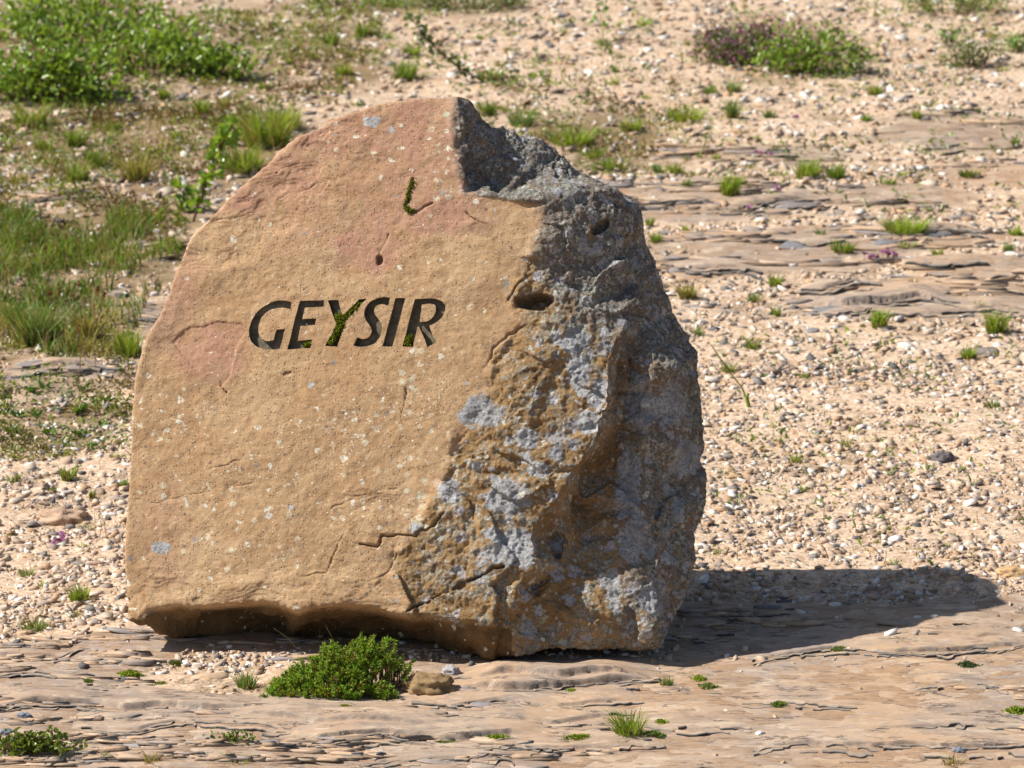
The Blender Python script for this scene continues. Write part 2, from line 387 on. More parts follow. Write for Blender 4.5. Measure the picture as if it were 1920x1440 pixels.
# ------------------------------------------------------------------ the boulder
FA, FB, FC = -.145, .48, -.20                 # front face plane: y = FA + FB*z + FC*x
def on_face(px, py, off=0.0):
    r = ray(px, py); t = (FA + off + FB * CAM[2] + FC * CAM[0] - CAM[1]) / (r[1] - FB * r[2] - FC * r[0])
    return CAM + r * t
FN = np.array([FC, -1.0, FB]); FN = FN / np.linalg.norm(FN)

OUTLINE = [(237, 1162, 0), (231, 1090, 0), (234, 1000, 0), (240, 900, 0), (245, 800, 0), (250, 730, 0), (262, 680, 0), (277, 630, 0), (300, 590, 0), (330, 510, 0), (352, 452, 0), (357, 443, 0),
           (385, 415, 0), (425, 372, 0), (470, 335, 0), (512, 300, 0), (525, 284, 0), (560, 258, 0), (605, 236, 0), (618, 226, 0), (660, 210, 0), (722, 192, 0), (800, 181, 0), (850, 182, .01),
           (880, 189, .018), (912, 215, .04), (945, 248, .062), (980, 257, .075), (1012, 264, .085), (1050, 289, .10), (1090, 317, .115), (1135, 337, .135), (1172, 362, .15), (1196, 378, .15),
           (1205, 410, .155), (1213, 450, .17), (1232, 490, .21), (1248, 550, .22), (1263, 600, .23), (1290, 640, .23), (1309, 668, .22), (1313, 720, .22), (1325, 785, .22),
           (1322, 870, .22), (1329, 893, .22), (1320, 945, .21), (1302, 1000, .20), (1297, 1060, .18), (1293, 1095, .17), (1277, 1150, .17), (1262, 1172, .17), (1243, 1215, .15)]
BOTTOM = [(1197, 1220, .12), (1113, 1217, .09), (1060, 1219, .07), (1025, 1222, .06), (997, 1232, .035), (930, 1231, .05), (894, 1230, .06), (838, 1222, .10), (760, 1207, .13), (700, 1205, .145),
          (606, 1203, .15), (544, 1199, .15), (481, 1192, .15), (419, 1197, .12), (387, 1197, .10), (331, 1194, .08), (278, 1173, .02)]
EDGE = [(.190, .0260, .42, 3), (.080, .0150, .55, 14), (.037, .0085, .6, 31)]
def ledges(x, y):
    h = 0; edge = 0
    act = smooth(-.30, .30, fbm2(x * .9, y * 3.2, 2, 40) + .35 * smooth(.35, .1, x) * smooth(-.05, -.2, y) - .35 * smooth(.3, .5, x) * smooth(.5, .2, y) + .25 * smooth(1.2, 1.8, y))
    for j, (per, step, warp, sd) in enumerate(LEDGE):
        ww = warp * fbm2(x * (1.2 + j), y * 2.2, 3, sd) + (.011 / per) * np.abs(noise2(x * 13, y * 7, sd + 5)) + (.006 / per) * np.abs(noise2(x * 37, y * 17, sd + 6)) + (.004 / per) * noise2(x * 95, y * 30, sd + 7)
        s = (y - .035 * x) / per + ww
        k = np.floor(s); f = s - k
        e = .0045 / per
        amp = smooth(-.25, .35, noise2(x * (1.6 + 1.4 * j), k * .73 + .4, sd + 9)) * (act if j else (.25 + .75 * act))
        rise = smooth(0, e, f)
        h = h + amp * step * (rise - f)
        edge = np.maximum(edge, amp * smooth(0, e * .3, f) * smooth(e * 2.4, e * 1.2, f))
    return h, edge
def ground_full(x, y):
    x = np.asarray(x, float); y = np.asarray(y, float)
    rm = rock_mask(x, y); h, e = ledges(x, y)
    far = 1 + np.clip(y, 0, 6) * .12
    z = base_z(y) + .010 * fbm2(x * 1.7, y * 1.7, 3, 60) + rm * (h * far + .0015 * fbm2(x * 25, y * 40, 2, 64)) + (1 - rm) * (-.004 + .004 * fbm2(x * 22, y * 22, 3, 70))
    return z, rm, e * rm
def ground_z(x, y): return ground_full(np.atleast_1d(x), np.atleast_1d(y))[0]
def seat(px, py):
    p = ground_pt(px, py); p[2] = float(ground_z(p[0], p[1])[0]); return p
def ppm(p): return FP / float((np.asarray(p) - CAM) @ FW)

def build_ground():
    ya = np.arange(-.85, .62, .0026); yb = [ya[-1]]; st = .0045
    while yb[-1] < 6.9: yb.append(yb[-1] + st); st = min(st * 1.0022, .011)
    yc = [yb[-1]]; st = .02
    while yc[-1] < 120: yc.append(yc[-1] + st); st *= 1.12
    yd = [ya[0]]; st = .01
    while yd[-1] > -40: yd.append(yd[-1] - st); st *= 1.25
    Y = np.concatenate([np.array(yd[1:])[::-1], ya, yb[1:], yc[1:]])
    u = np.linspace(-1, 1, 470); ex = []; t = 1.0; st = .01
    while t < 45: t += st; st *= 1.3; ex.append(t)
    U = np.concatenate([-np.array(ex)[::-1], u, ex])
    wid = 1.02 + .24 * np.clip(Y, -1, 8)
    X = U[None, :] * wid[:, None]; YY = np.repeat(Y[:, None], len(U), 1)
    x = X.ravel(); y = YY.ravel(); z, rm, e = ground_full(x, y)
    nr, nc = X.shape; i = (np.arange(nr - 1)[:, None] * nc + np.arange(nc - 1)[None, :]).ravel()
    f = np.stack([i, i + 1, i + nc + 1, i + nc], 1)
    veg = veg_mask(x, y)
    me = make_mesh('ground', np.stack([x, y, z], 1), [f], {'mask': np.stack([rm, e, veg], 1)})
    t = NT('ground'); co = t.coord()
    _, rm_, ed_, vg_ = t.attr('mask')
    # soil and fine grit between the stones
    n1 = t.noise(co, 7, 5, .6); n2 = t.noise(co, 160, 4, .7)
    soil = t.mix(t.ramp(n1, .3, .7), (.50, .30, .15), (.60, .42, .26))
    v = t.voro(co, 150); vc = t.n('ShaderNodeSeparateColor'); t.l(v.outputs['Color'], vc.inputs[0])
    grit = t.mix(t.ramp(vc.outputs[0], .1, .9), (.34, .24, .16), (.72, .60, .48))
    soil = t.mix(.55, soil, grit); soil = t.mix(t.ramp(n2, .45, .75, 0, .5), soil, (.30, .19, .10))
    soil = t.mix(t.math('MULTIPLY', vg_, t.ramp(t.noise(co, 9, 5, .65), .38, .6)), soil, (.19, .15, .06))
    # bedrock: pink tan with grey weathered streaks along the bedding
    cs = t.coord('Object', (1, 4.5, 1)); s1 = t.noise(cs, 5, 6, .65, .3); s2 = t.noise(cs, 26, 5, .7); s3 = t.noise(co, 2.2, 3, .5)
    rock = t.mix(t.ramp(s1, .32, .68), (.40, .255, .165), (.52, .37, .25))
    rock = t.mix(t.ramp(s3, .42, .66, 0, .75), rock, (.56, .34, .19))
    rock = t.mix(t.ramp(s2, .52, .72, 0, .65), rock, (.33, .285, .26))
    rock = t.mix(t.ramp(t.noise(cs, 60, 4, .7), .58, .72, 0, .55), rock, (.62, .52, .42))
    rock = t.mix(t.ramp(t.noise(cs, 38, 5, .75), .57, .70, 0, .6), rock, (.20, .16, .135))
    cf = t.coord('Object', (1, 9, 1)); lam = t.noise(cf, 22, 6, .72, .25); lam2 = t.noise(cf, 60, 4, .7)
    rock = t.mix(t.ramp(lam, .545, .60, 0, .72), rock, (.135, .11, .10))
    rock = t.mix(t.ramp(lam2, .60, .66, 0, .6), rock, (.20, .18, .17))
    rock = t.mix(t.ramp(lam, .44, .38, 0, .5), rock, (.62, .49, .36))
    rock = t.mix(t.math('MULTIPLY', ed_, .8), rock, t.mix(t.ramp(s2, .4, .6), (.105, .10, .10), (.24, .22, .21)))  # riser grey: weathering, plus undercut shade painted into the colour
    col = t.mix(rm_, soil, rock)
    b1 = t.bump(t.noise(cf, 24, 6, .72, .25), .7, .010); b2 = t.bump(t.noise(co, 260, 4, .7), .5, .0025, b1)
    b3 = t.bump(t.math('MULTIPLY', t.voro(co, 130).outputs['Distance'], t.math('SUBTRACT', 1.0, rm_)), .6, .004, b2)
    o = link('ground', me, t.done(col, .9, b3), None, True)
    tag(o, 'sloping ground of tan bedrock ledges and pale stony soil', 'ground', kind='structure')

VEG = [(150, 480, 260, 130), (120, 90, 420, 120), (480, 270, 130, 70), (60, 620, 140, 70), (110, 790, 130, 60), (780, 5, 260, 30), (1470, 95, 190, 60), (250, 250, 240, 60), (1130, 260, 150, 60)]
_vg = []
for px, py, hw, hh in VEG:
    c = ground_pt(px, py); e = ground_pt(px + hw, py); a = ground_pt(px, py - hh); b = ground_pt(px, py + hh)
    _vg.append((c[0], .5 * (a[1] + b[1]), abs(e[0] - c[0]), max(.5 * (a[1] - b[1]), .1)))
def veg_mask(x, y):
    m = np.zeros_like(x); w = .3 * fbm2(x * 3, y * 3, 2, 90)
    for cx, cy, a, b in _vg: m = np.maximum(m, smooth(1.2, .6, np.sqrt(((x - cx) / a) ** 2 + ((y - cy) / b) ** 2) + w))
    return m
build_ground()

# ------------------------------------------------------------------ the boulder
FA, FB, FC = -.145, .48, -.20                 # front face plane: y = FA + FB*z + FC*x
def on_face(px, py, off=0.0):
    r = ray(px, py); t = (FA + off + FB * CAM[2] + FC * CAM[0] - CAM[1]) / (r[1] - FB * r[2] - FC * r[0])
    return CAM + r * t
FN = np.array([FC, -1.0, FB]); FN = FN / np.linalg.norm(FN)

OUTLINE = [(237, 1162, 0), (231, 1090, 0), (234, 1000, 0), (240, 900, 0), (245, 800, 0), (250, 730, 0), (262, 680, 0), (277, 630, 0), (300, 590, 0), (330, 510, 0), (352, 452, 0), (357, 443, 0),
           (385, 415, 0), (425, 372, 0), (470, 335, 0), (512, 300, 0), (525, 284, 0), (560, 258, 0), (605, 236, 0), (618, 226, 0), (660, 210, 0), (722, 192, 0), (800, 181, 0), (850, 182, .01),
           (880, 189, .03), (912, 215, .07), (945, 248, .11), (980, 257, .14), (1012, 264, .15), (1050, 289, .18), (1090, 317, .2), (1135, 337, .22), (1172, 362, .22), (1196, 378, .2),
           (1205, 410, .19), (1213, 450, .20), (1232, 490, .21), (1248, 550, .22), (1263, 600, .23), (1290, 640, .23), (1309, 668, .22), (1313, 720, .22), (1325, 785, .22),
           (1322, 870, .22), (1329, 893, .22), (1320, 945, .21), (1302, 1000, .20), (1297, 1060, .18), (1293, 1095, .17), (1277, 1150, .17), (1262, 1172, .17), (1243, 1215, .15)]
BOTTOM = [(1197, 1220, .13), (1113, 1217, .11), (1060, 1219, .09), (1025, 1222, .08), (997, 1232, .05), (930, 1231, .075), (894, 1230, .09), (838, 1222, .13), (760, 1207, .17), (700, 1205, .18),
          (606, 1203, .19), (544, 1199, .19), (481, 1192, .19), (419, 1197, .15), (387, 1197, .12), (331, 1194, .09), (278, 1173, .03)]
EDGE = [(262, 1153, 0), (281, 1140, 0), (340, 1131, 0), (375, 1137, 0), (437, 1131, 0), (497, 1126, 0), (519, 1130, 0), (559, 1145, 0), (590, 1136, 0), (631, 1133, 0), (687, 1137, 0), (762, 1153, 0),
        (822, 1156, 0), (866, 1166, 0), (885, 1162, 0), (947, 1169, 0)]
UNDER = [(330, 1158, .06), (380, 1156, .09), (430, 1154, .105), (480, 1152, .11), (530, 1152, .115), (585, 1160, .11), (640, 1156, .115), (680, 1158, .11), (720, 1162, .10), (760, 1172, .09), (800, 1180, .085), (840, 1186, .07), (880, 1192, .05), (950, 1200, .03)]
RIDGE = [(947, 1169, 0), (962, 1130, 0), (965, 1110, 0), (990, 1075, .002), (1001, 1050, .0), (1003, 1000, 0), (1020, 965, 0), (1048, 930, 0), (1066, 895, 0), (1100, 855, 0), (1118, 830, .0),
         (1131, 795, .0), (1145, 752, .0), (1146, 725, .005), (1152, 690, .012), (1165, 640, .025), (1180, 590, .05)]
RIGHT = [(1000, 1100, .075), (1040, 1010, .09), (1075, 965, .075), (1062, 1005, .05), (1050, 1060, .06), (1010, 1130, .055), (1090, 905, .11), (1135, 850, .12), (1160, 790, .11), (1172, 735, .10), (1180, 690, .11),
         (1175, 655, .09), (1205, 700, .085), (1235, 685, .08), (1270, 690, .12), (1200, 760, .085), (1195, 850, .10), (1200, 950, .10), (1195, 1050, .10), (1190, 1130, .09), (1250, 1100, .12), (1250, 1000, .14), (1262, 880, .155),
         (1270, 780, .14), (1245, 830, .115), (1100, 1100, .075), (1100, 1000, .10), (1110, 1170, .06), (1220, 1180, .095)]
NOTCH = [(853, 205, 0), (843, 250, 0), (850, 300, 0), (862, 345, 0), (872, 366, 0), (930, 372, .008), (1000, 378, .012), (1060, 368, .03), (1110, 354, .055), (1150, 360, .09)]
NOTCH_IN = [(905, 346, .042), (980, 350, .065), (1060, 350, .085), (1110, 343, .105), (930, 285, .055), (890, 240, .028), (880, 300, .03)]
UPPER = [(1010, 410, .012), (1003, 470, .005), (965, 545, 0), (1060, 430, .018), (1120, 395, .045), (1170, 395, .09), (1190, 440, .11), (1150, 470, .06), (1090, 500, .04), (1050, 560, .02),
         (1120, 570, .045), (1200, 530, .125), (1225, 590, .145), (1200, 620, .10), (1255, 650, .13), (1040, 640, .008), (1090, 700, .003), (930, 660, 0), (880, 780, 0), (800, 950, 0), (745, 1045, 0), (1000, 850, -.004), (930, 980, -.004),
         (870, 1090, 0)]
FACE_IN = [(450, 500, 0), (650, 480, 0), (450, 850, -.004), (650, 800, -.004), (350, 1040, 0), (560, 1040, 0), (700, 330, 0), (560, 330, .0), (800, 560, 0), (300, 900, .0), (390, 470, .004), (280, 700, .004)]

def refine(me):
    """split the faces on the inscribed and lichened sides into four, keeping the surface closed"""
    F = len(me.polygons); lt = np.empty(F, np.int32); me.polygons.foreach_get('loop_total', lt)
    if (lt != 4).any(): return me
    N = len(me.vertices); v = np.empty(N * 3, np.float32); me.vertices.foreach_get('co', v); v = v.reshape(-1, 3)
    f = np.empty(F * 4, np.int32); me.polygons.foreach_get('vertices', f) if False else me.loops.foreach_get('vertex_index', f); f = f.reshape(-1, 4)
    nr = np.empty(F * 3, np.float32); me.polygons.foreach_get('normal', nr); nr = nr.reshape(-1, 3); c = v[f].mean(1)
    off = c[:, 1] - (FA + FB * c[:, 2] + FC * c[:, 0])
    sel = ((nr[:, 1] < .25) & (off < .27)) | (off < .02)
    fs = f[sel]; a = fs; b = np.roll(fs, -1, 1); lo = np.minimum(a, b).astype(np.int64); hi = np.maximum(a, b); key = lo * N + hi
    uk, inv = np.unique(key.ravel(), return_inverse=True); mid = N + inv.reshape(-1, 4); mv = .5 * (v[uk // N] + v[uk % N])
    ctr = N + len(uk) + np.arange(len(fs)); cv = c[sel]
    q = np.concatenate([np.stack([fs[:, k], mid[:, k], ctr, mid[:, k - 1]], 1) for k in range(4)])
    fu = f[~sel]; lo = np.minimum(fu, np.roll(fu, -1, 1)).astype(np.int64); hi = np.maximum(fu, np.roll(fu, -1, 1)); ku = lo * N + hi
    pos = np.clip(np.searchsorted(uk, ku), 0, len(uk) - 1); has = uk[pos] == ku; bd = has.any(1)
    groups = {}
    for row, hs, ps in zip(fu[bd], has[bd], pos[bd]):
        poly = []
        for k in range(4):
            poly.append(row[k])
            if hs[k]: poly.append(N + ps[k])
        groups.setdefault(len(poly), []).append(poly)
    return make_mesh('boulder', np.concatenate([v, mv, cv]), [q, fu[~bd]] + [np.array(g) for g in groups.values()])

def build_boulder():
    pts = []; off = []
    def put(lst):
        a = len(pts)
        for x, y, o in lst: pts.append((x, y)); off.append(o)
        return list(range(a, len(pts)))
    io = put(OUTLINE); ib = put(BOTTOM); ie = put(EDGE[:-1]); ir = put(RIDGE); put(UNDER); put(RIGHT); inn = put(NOTCH); put(NOTCH_IN); put(UPPER); put(FACE_IN)
    loop = io + ib
    edges = [(loop[k], loop[(k + 1) % len(loop)]) for k in range(len(loop))]
    chain = [io[0]] + ie + [ir[0]]; edges += list(zip(chain[:-1], chain[1:])); edges += list(zip(ir[:-1], ir[1:])); edges += list(zip(inn[:-1], inn[1:]))
    v2, _, fs, ov, _, _ = delaunay_2d_cdt([Vector(p) for p in pts], edges, [], 0, 1e-6)
    src = [o[0] if o else None for o in ov]
    P3 = np.array([on_face(v2[k].x, v2[k].y, off[s] if s is not None else 0.0) for k, s in enumerate(src)])
    inv = {s: k for k, s in enumerate(src) if s is not None}
    V = [tuple(p) for p in P3]
    # keep only triangles inside the outline
    poly = np.array([pts[k] for k in loop])
    def inside(q):
        c = False; j = len(poly) - 1
        for i in range(len(poly)):
            if (poly[i][1] > q[1]) != (poly[j][1] > q[1]) and q[0] < (poly[j][0] - poly[i][0]) * (q[1] - poly[i][1]) / (poly[j][1] - poly[i][1]) + poly[i][0]: c = not c
            j = i
        return c
    F = []
    for f in fs:
        c = np.mean([(v2[k].x, v2[k].y) for k in f], 0)
        if inside(c): F.append(tuple(reversed(f)))
    ring = [inv[k] for k in loop]; low = {inv[k] for k in ib}
    cen = np.array([-.17, .3, .42])
    r1 = []; r2 = []
    for k in ring:
        p = P3[k]
        q = cen + (p - cen) * np.array([.985, 1, .97]); q[1] = p[1] + max(.05, (.42 - p[1]) * .45)
        w = cen + (p - cen) * np.array([.90, 1, .90]); w[1] = max(.44 + .05 * noise2(p[0] * 3, p[2] * 3, 3), p[1] + .08)
        if p[2] < .075 and k in low: q[1] = p[1] + .16; q[2] = p[2] - .012; w[2] = -.06
        r1.append(len(V)); V.append(tuple(q)); r2.append(len(V)); V.append(tuple(w))
    cb = len(V); V.append((-.17, .47, .40)); n = len(ring)
    for a, b in ((ring, r1), (r1, r2)):
        for k in range(n):
            j = (k + 1) % n; F.append((a[k], a[j], b[j], b[k]))
    for k in range(n): F.append((r2[k], r2[(k + 1) % n], cb))
    me = bpy.data.meshes.new('cage'); me.from_pydata(V, [], F)
    bm = bmesh.new(); bm.from_mesh(me); bmesh.ops.recalc_face_normals(bm, faces=bm.faces); bm.to_mesh(me); bm.free()
    cage = link('cage', me)
    md = cage.modifiers.new('r', 'REMESH'); md.mode = 'VOXEL'; md.voxel_size = .0042
    dg = bpy.context.evaluated_depsgraph_get(); m2 = bpy.data.meshes.new_from_object(cage.evaluated_get(dg))
    bpy.data.objects.remove(cage)
    m2 = refine(m2)
    N = len(m2.vertices); v = np.empty(N * 3, np.float32); m2.vertices.foreach_get('co', v); v = v.reshape(-1, 3).astype(float)
    ed = np.empty(len(m2.edges) * 2, np.int32); m2.edges.foreach_get('vertices', ed); ed = ed.reshape(-1, 2)
    deg = np.bincount(ed.ravel(), minlength=N)[:, None]
    def lap(v):
        s = np.zeros_like(v)
        for k in range(3):
            s[:, k] = np.bincount(ed[:, 0], v[ed[:, 1], k], N) + np.bincount(ed[:, 1], v[ed[:, 0], k], N)
        return s / deg
    for _ in range(6): v += .5 * (lap(v) - v)
    def normals(v):
        m2.vertices.foreach_set('co', v.astype(np.float32).ravel()); m2.update()
        nn = np.empty(N * 3, np.float32); m2.vertices.foreach_get('vector', nn) if False else m2.vertex_normals.foreach_get('vector', nn)
        return nn.reshape(-1, 3).astype(float)
    nrm = normals(v)
    mk = masks(v)
    rough = mk['rough']; frt = 1 - rough
    p = v.copy()
    low = fbm3(p * 4.5, 2, 1); mid = fbm3(p * 13, 3, 4); hi = fbm3(p * 60, 3, 8)
    chip = np.abs(noise3(p * np.array([9, 9, 16]), 12)); chip = smooth(.0, .25, chip)
    slab = noise3(p * np.array([7., 7., 11.]), 21); terr = np.floor(slab * 6) / 6 + smooth(.55, 1, slab * 6 - np.floor(slab * 6)) / 6
    g = np.random.default_rng(91); sites = np.stack([g.uniform(-.75, .4, 420), g.uniform(-.25, .5, 420), g.uniform(-.05, 1.0, 420)], 1); grad = g.normal(0, .20, (420, 3)); ofs = g.normal(0, .003, 420)
    q = p + .018 * np.stack([noise3(p * 16, 61), noise3(p * 16, 62), noise3(p * 16, 63)], 1)
    best = np.full(N, 1e9); fac = np.zeros(N)
    for k in range(420):
        dd = ((q - sites[k]) ** 2).sum(1); w = dd < best; best[w] = dd[w]; fac[w] = (p[w] - sites[k]) @ grad[k] + ofs[k]
    fac = np.clip(fac, -.02, .02)
    bk = smooth(.09, .16, v[:, 1] - (FA + FB * v[:, 2] + FC * v[:, 0])); calm = smooth(15, 80, np.hypot(*(np.array(project(v)) - np.array([[860.], [185.]])))); rough = rough * (.25 + .75 * calm); d = rough * fac * .48 * (1 - .7 * bk) + frt * (.0035 * low + .0018 * mid + .0011 * hi) + rough * (.004 * low + .0045 * mid + .0036 * hi + .0022 * fbm3(p * 170, 2, 15) + .005 * (chip - 1) + .010 * terr)
    # worn, flaky zones of the front face
    flake = fbm3(p * np.array([10, 10, 22]), 3, 33); st = np.floor(flake * 4) / 4 + smooth(.8, 1, flake * 4 - np.floor(flake * 4)) / 4
    d += frt * st * (.0018 + .0045 * mk['flaky'])
    v = v + nrm * d[:, None]
    # cracks, slits, hollows
    v = v - FN[None, :] * mk['carve'][:, None]
    for _ in range(1): v += .25 * (lap(v) - v)
    m2.vertices.foreach_set('co', v.astype(np.float32).ravel()); m2.update()
    b = bpy.data.objects.new('boulder', m2); COL.objects.link(b)
    return b

def seg_dist(x, y, pts):
    d = np.full(len(x), 1e9); T = np.zeros(len(x))
    for (ax, ay), (bx, by) in zip(pts[:-1], pts[1:]):
        L2 = (bx - ax) ** 2 + (by - ay) ** 2; t = np.clip(((x - ax) * (bx - ax) + (y - ay) * (by - ay)) / L2, 0, 1)
        dd = np.hypot(x - ax - t * (bx - ax), y - ay - t * (by - ay)); d = np.minimum(d, dd)
    return d
CRACKS = [(.006, 3, [(836, 962), (812, 983), (776, 1000), (762, 1002), (716, 1006), (706, 1028), (688, 1024), (672, 1018)]), (.0022, 2.2, [(648, 1004), (622, 1042), (612, 1072), (588, 1081), (560, 1076)]),
          (.003, 2.4, [(762, 728), (758, 762), (752, 800)]), (.0015, 2, [(470, 905), (420, 915), (360, 930), (300, 940), (245, 935)]),
          (.001, 2, [(322, 640), (345, 670), (380, 710), (395, 722)]), (.0012, 2.2, [(322, 640), (340, 625), (370, 612), (400, 606), (440, 604), (456, 616)]), (.007, 2.4, [(408, 722), (423, 741)]),
          (.007, 4, [(777, 332), (766, 360), (758, 385), (768, 399), (785, 395), (812, 380)]), (.006, 3, [(726, 440), (713, 470), (704, 492)]), (.003, 2.2, [(880, 400), (905, 418), (916, 436)]),
          (.011, 6, [(850, 1108), (880, 1092), (908, 1076), (946, 1062)]), (.007, 4, [(765, 1146), (798, 1128), (832, 1108)]), (.005, 3, [(952, 560), (966, 535), (985, 520)]), (.005, 3, [(905, 690), (925, 650), (955, 625), (990, 610)]),
          (.0022, 2.2, [(522, 330), (540, 316), (558, 309)]), (.0018, 2, [(385, 880), (440, 862), (450, 865)]), (.0022, 2.2, [(400, 412), (432, 412), (470, 398)]),
          (.0025, 2.2, [(520, 370), (560, 360), (590, 345)]), (.0022, 2.2, [(640, 930), (700, 925), (745, 915)]), (.002, 2, [(620, 960), (660, 935), (710, 932), (750, 950)]),
          (.003, 2.4, [(690, 1090), (730, 1070), (745, 1040)])]
HOLES = [(1004, 566, 34, 17, .05, .022), (1124, 428, 24, 10, -.6, .016), (1165, 740, 16, 50, .1, .010), (712, 487, 6, 8, 0, .008), (1000, 700, 20, 12, 0, .004), (905, 432, 22, 12, .4, .0018), (540, 700, 10, 4, -.3, .003)]
GREY = [(905, 772, 40, 32), (842, 922, 24, 24), (955, 932, 46, 36), (985, 822, 26, 20), (1040, 848, 18, 14), (890, 874, 14, 10), (1085, 700, 22, 40), (960, 1030, 42, 42), (1120, 745, 18, 32), (1075, 835, 12, 12), (1010, 880, 20, 16),
        (1080, 640, 26, 30), (700, 229, 20, 15), (733, 245, 6, 10), (1105, 790, 26, 22), (780, 990, 12, 12), (1200, 760, 30, 50), (1180, 900, 24, 70), (1290, 860, 24, 40), (1185, 1000, 26, 60), (1230, 1120, 30, 40), (1270, 960, 14, 30), (302, 1027, 20, 10), (583, 722, 6, 5),
        (545, 952, 7, 6), (1260, 760, 26, 40), (920, 1000, 20, 12), (1220, 1030, 16, 22), (1150, 1100, 14, 40)]
PINK = [(815, 270, 90, 120, 0.79), (790, 395, 150, 50, 0.79), (690, 470, 75, 45, 0.88), (450, 345, 170, 60, 0.79), (390, 658, 66, 58, 0.88), (640, 250, 170, 50, 0.75), (930, 1110, 60, 30, 0.70), (540, 340, 90, 70, 0.62), (740, 330, 110, 130, 0.53), (310, 540, 70, 130, 0.53), (600, 420, 120, 60, 0.31), (300, 1000, 60, 120, 0.26)]
SPECK = [(320, 790, 80, 80, 1), (660, 815, 160, 80, 1), (800, 690, 70, 60, .7), (600, 930, 220, 90, .7), (420, 920, 160, 80, .5), (500, 1030, 200, 60, .5), (830, 300, 40, 120, .6), (780, 960, 40, 60, .8), (760, 800, 90, 120, .8), (840, 520, 90, 160, .25)]
ROUGH_B = ([160, 300, 365, 385, 420, 470, 540, 600, 680, 780, 860, 950, 1040, 1090, 1150, 1300], [848, 850, 880, 1000, 1003, 1000, 958, 965, 925, 880, 845, 795, 742, 742, 760, 780])
def masks(v):
    x, y = project(v); m = {}
    wob = 14 * fbm3(v * 14, 2, 50); n1 = fbm3(v * 25, 3, 55); n2 = fbm3(v * 70, 2, 58); n3 = fbm3(v * 25, 3, 77); n4 = noise3(v * 22, 79)
    s = smooth(-14, 22, x + wob - np.interp(y, *ROUGH_B))
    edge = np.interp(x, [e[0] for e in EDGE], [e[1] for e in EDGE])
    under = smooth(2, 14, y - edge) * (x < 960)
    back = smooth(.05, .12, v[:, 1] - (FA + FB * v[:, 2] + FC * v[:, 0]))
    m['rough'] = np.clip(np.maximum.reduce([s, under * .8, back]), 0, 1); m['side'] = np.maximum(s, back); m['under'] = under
    m['flaky'] = np.clip(smooth(1040, 1100, y) + smooth(120, 60, seg_dist(x, y, [(380, 440), (520, 320), (640, 240)])) * .8 + smooth(90, 30, np.hypot(x - 690, y - 950)) * .6, 0, 1)
    c = 0
    for dep, w, pts in CRACKS:
        d = seg_dist(x + 7 * n1 + 2.5 * n2, y + 7 * n3 + 2.5 * n2, pts); c = np.maximum(c, dep * np.clip(.75 + 1.1 * n4, .1, 1.3) * smooth(w * .95, w * .1, d))
    for cx, cy, a, b, ang, dep in HOLES:
        dx, dy = x - cx, y - cy; q = np.hypot((dx * math.cos(ang) + dy * math.sin(ang)) / a, (-dx * math.sin(ang) + dy * math.cos(ang)) / b) + .45 * n1 + .2 * n2
        c = np.maximum(c, dep * smooth(1.15, .75, q))
    m['crack'] = np.clip(c / .006, 0, 1) * (1 - back)
    heart = np.array([(322, 640), (345, 620), (370, 610), (410, 603), (450, 603), (460, 620), (440, 660), (430, 700), (415, 725), (395, 722), (360, 690)], float)
    ins = np.zeros(len(x), bool); j = len(heart) - 1; xx = x + 4 * n1; yy = y + 4 * n1
    for i in range(len(heart)):
        ins ^= ((heart[i][1] > yy) != (heart[j][1] > yy)) & (xx < (heart[j][0] - heart[i][0]) * (yy - heart[i][1]) / (heart[j][1] - heart[i][1] + 1e-9) + heart[i][0]); j = i
    c = np.maximum(c, ins * .0020)
    m['carve'] = c * (1 - back)
    m['spot'] = np.zeros(len(x))
    for cx, cy, a, b in GREY: m['spot'] = np.maximum(m['spot'], smooth(1.15, .7, np.hypot((x - cx) / a, (y - cy) / b) + .35 * n1 + .22 * n2))
    m['spot'] *= (1 - smooth(.25, .35, v[:, 1] - (FA + FB * v[:, 2] + FC * v[:, 0])))
    m['pink'] = ins * .7
    for cx, cy, a, b, s_ in PINK: m['pink'] = np.maximum(m['pink'], s_ * smooth(1.25, .55, np.hypot((x - cx) / a, (y - cy) / b) + .35 * n1))
    m['speck'] = np.full(len(x), .12)
    for cx, cy, a, b, s_ in SPECK: m['speck'] = np.maximum(m['speck'], s_ * smooth(1.3, .4, np.hypot((x - cx) / a, (y - cy) / b)))
    # heavy lichen crust on the upper right and the far side
    L = smooth(60, -60, (y - 640) - (x - 1150) * .9 + wob * 3) * s
    L = np.maximum(L, .80 * smooth(1140, 1190, x + wob) * smooth(640, 760, y)); L = np.maximum(L, .8 * smooth(.2, .3, v[:, 1] - (FA + FB * v[:, 2] + FC * v[:, 0])))
    m['crust'] = np.clip(L, 0, 1)
    m['soft'] = np.clip(np.maximum(smooth(-50, 110, x + 2 * wob - np.interp(y, *ROUGH_B)), back), 0, 1)
    g = random.Random(12); sp = np.zeros(len(x)); fr = back < .5
    xf, yf = x + 3.0 * n2 + 1.5 * n1, y + 3.0 * n3
    for cx, cy, a, b, s_ in SPECK:
        for k in range(int(30 * s_)):
            px, py, r_ = g.gauss(cx, a * .5), g.gauss(cy, b * .5), g.choice([1.8, 2.2, 2.6, 3, 3.5, 4.5, 6.5])
            w = fr & (np.abs(xf - px) < 14) & (np.abs(yf - py) < 14); sp[w] = np.maximum(sp[w], smooth(1.15, .6, np.hypot(xf[w] - px, yf[w] - py) / r_))
    m['dots'] = sp
    m['side'] = np.maximum(m['side'], .0)
    return m

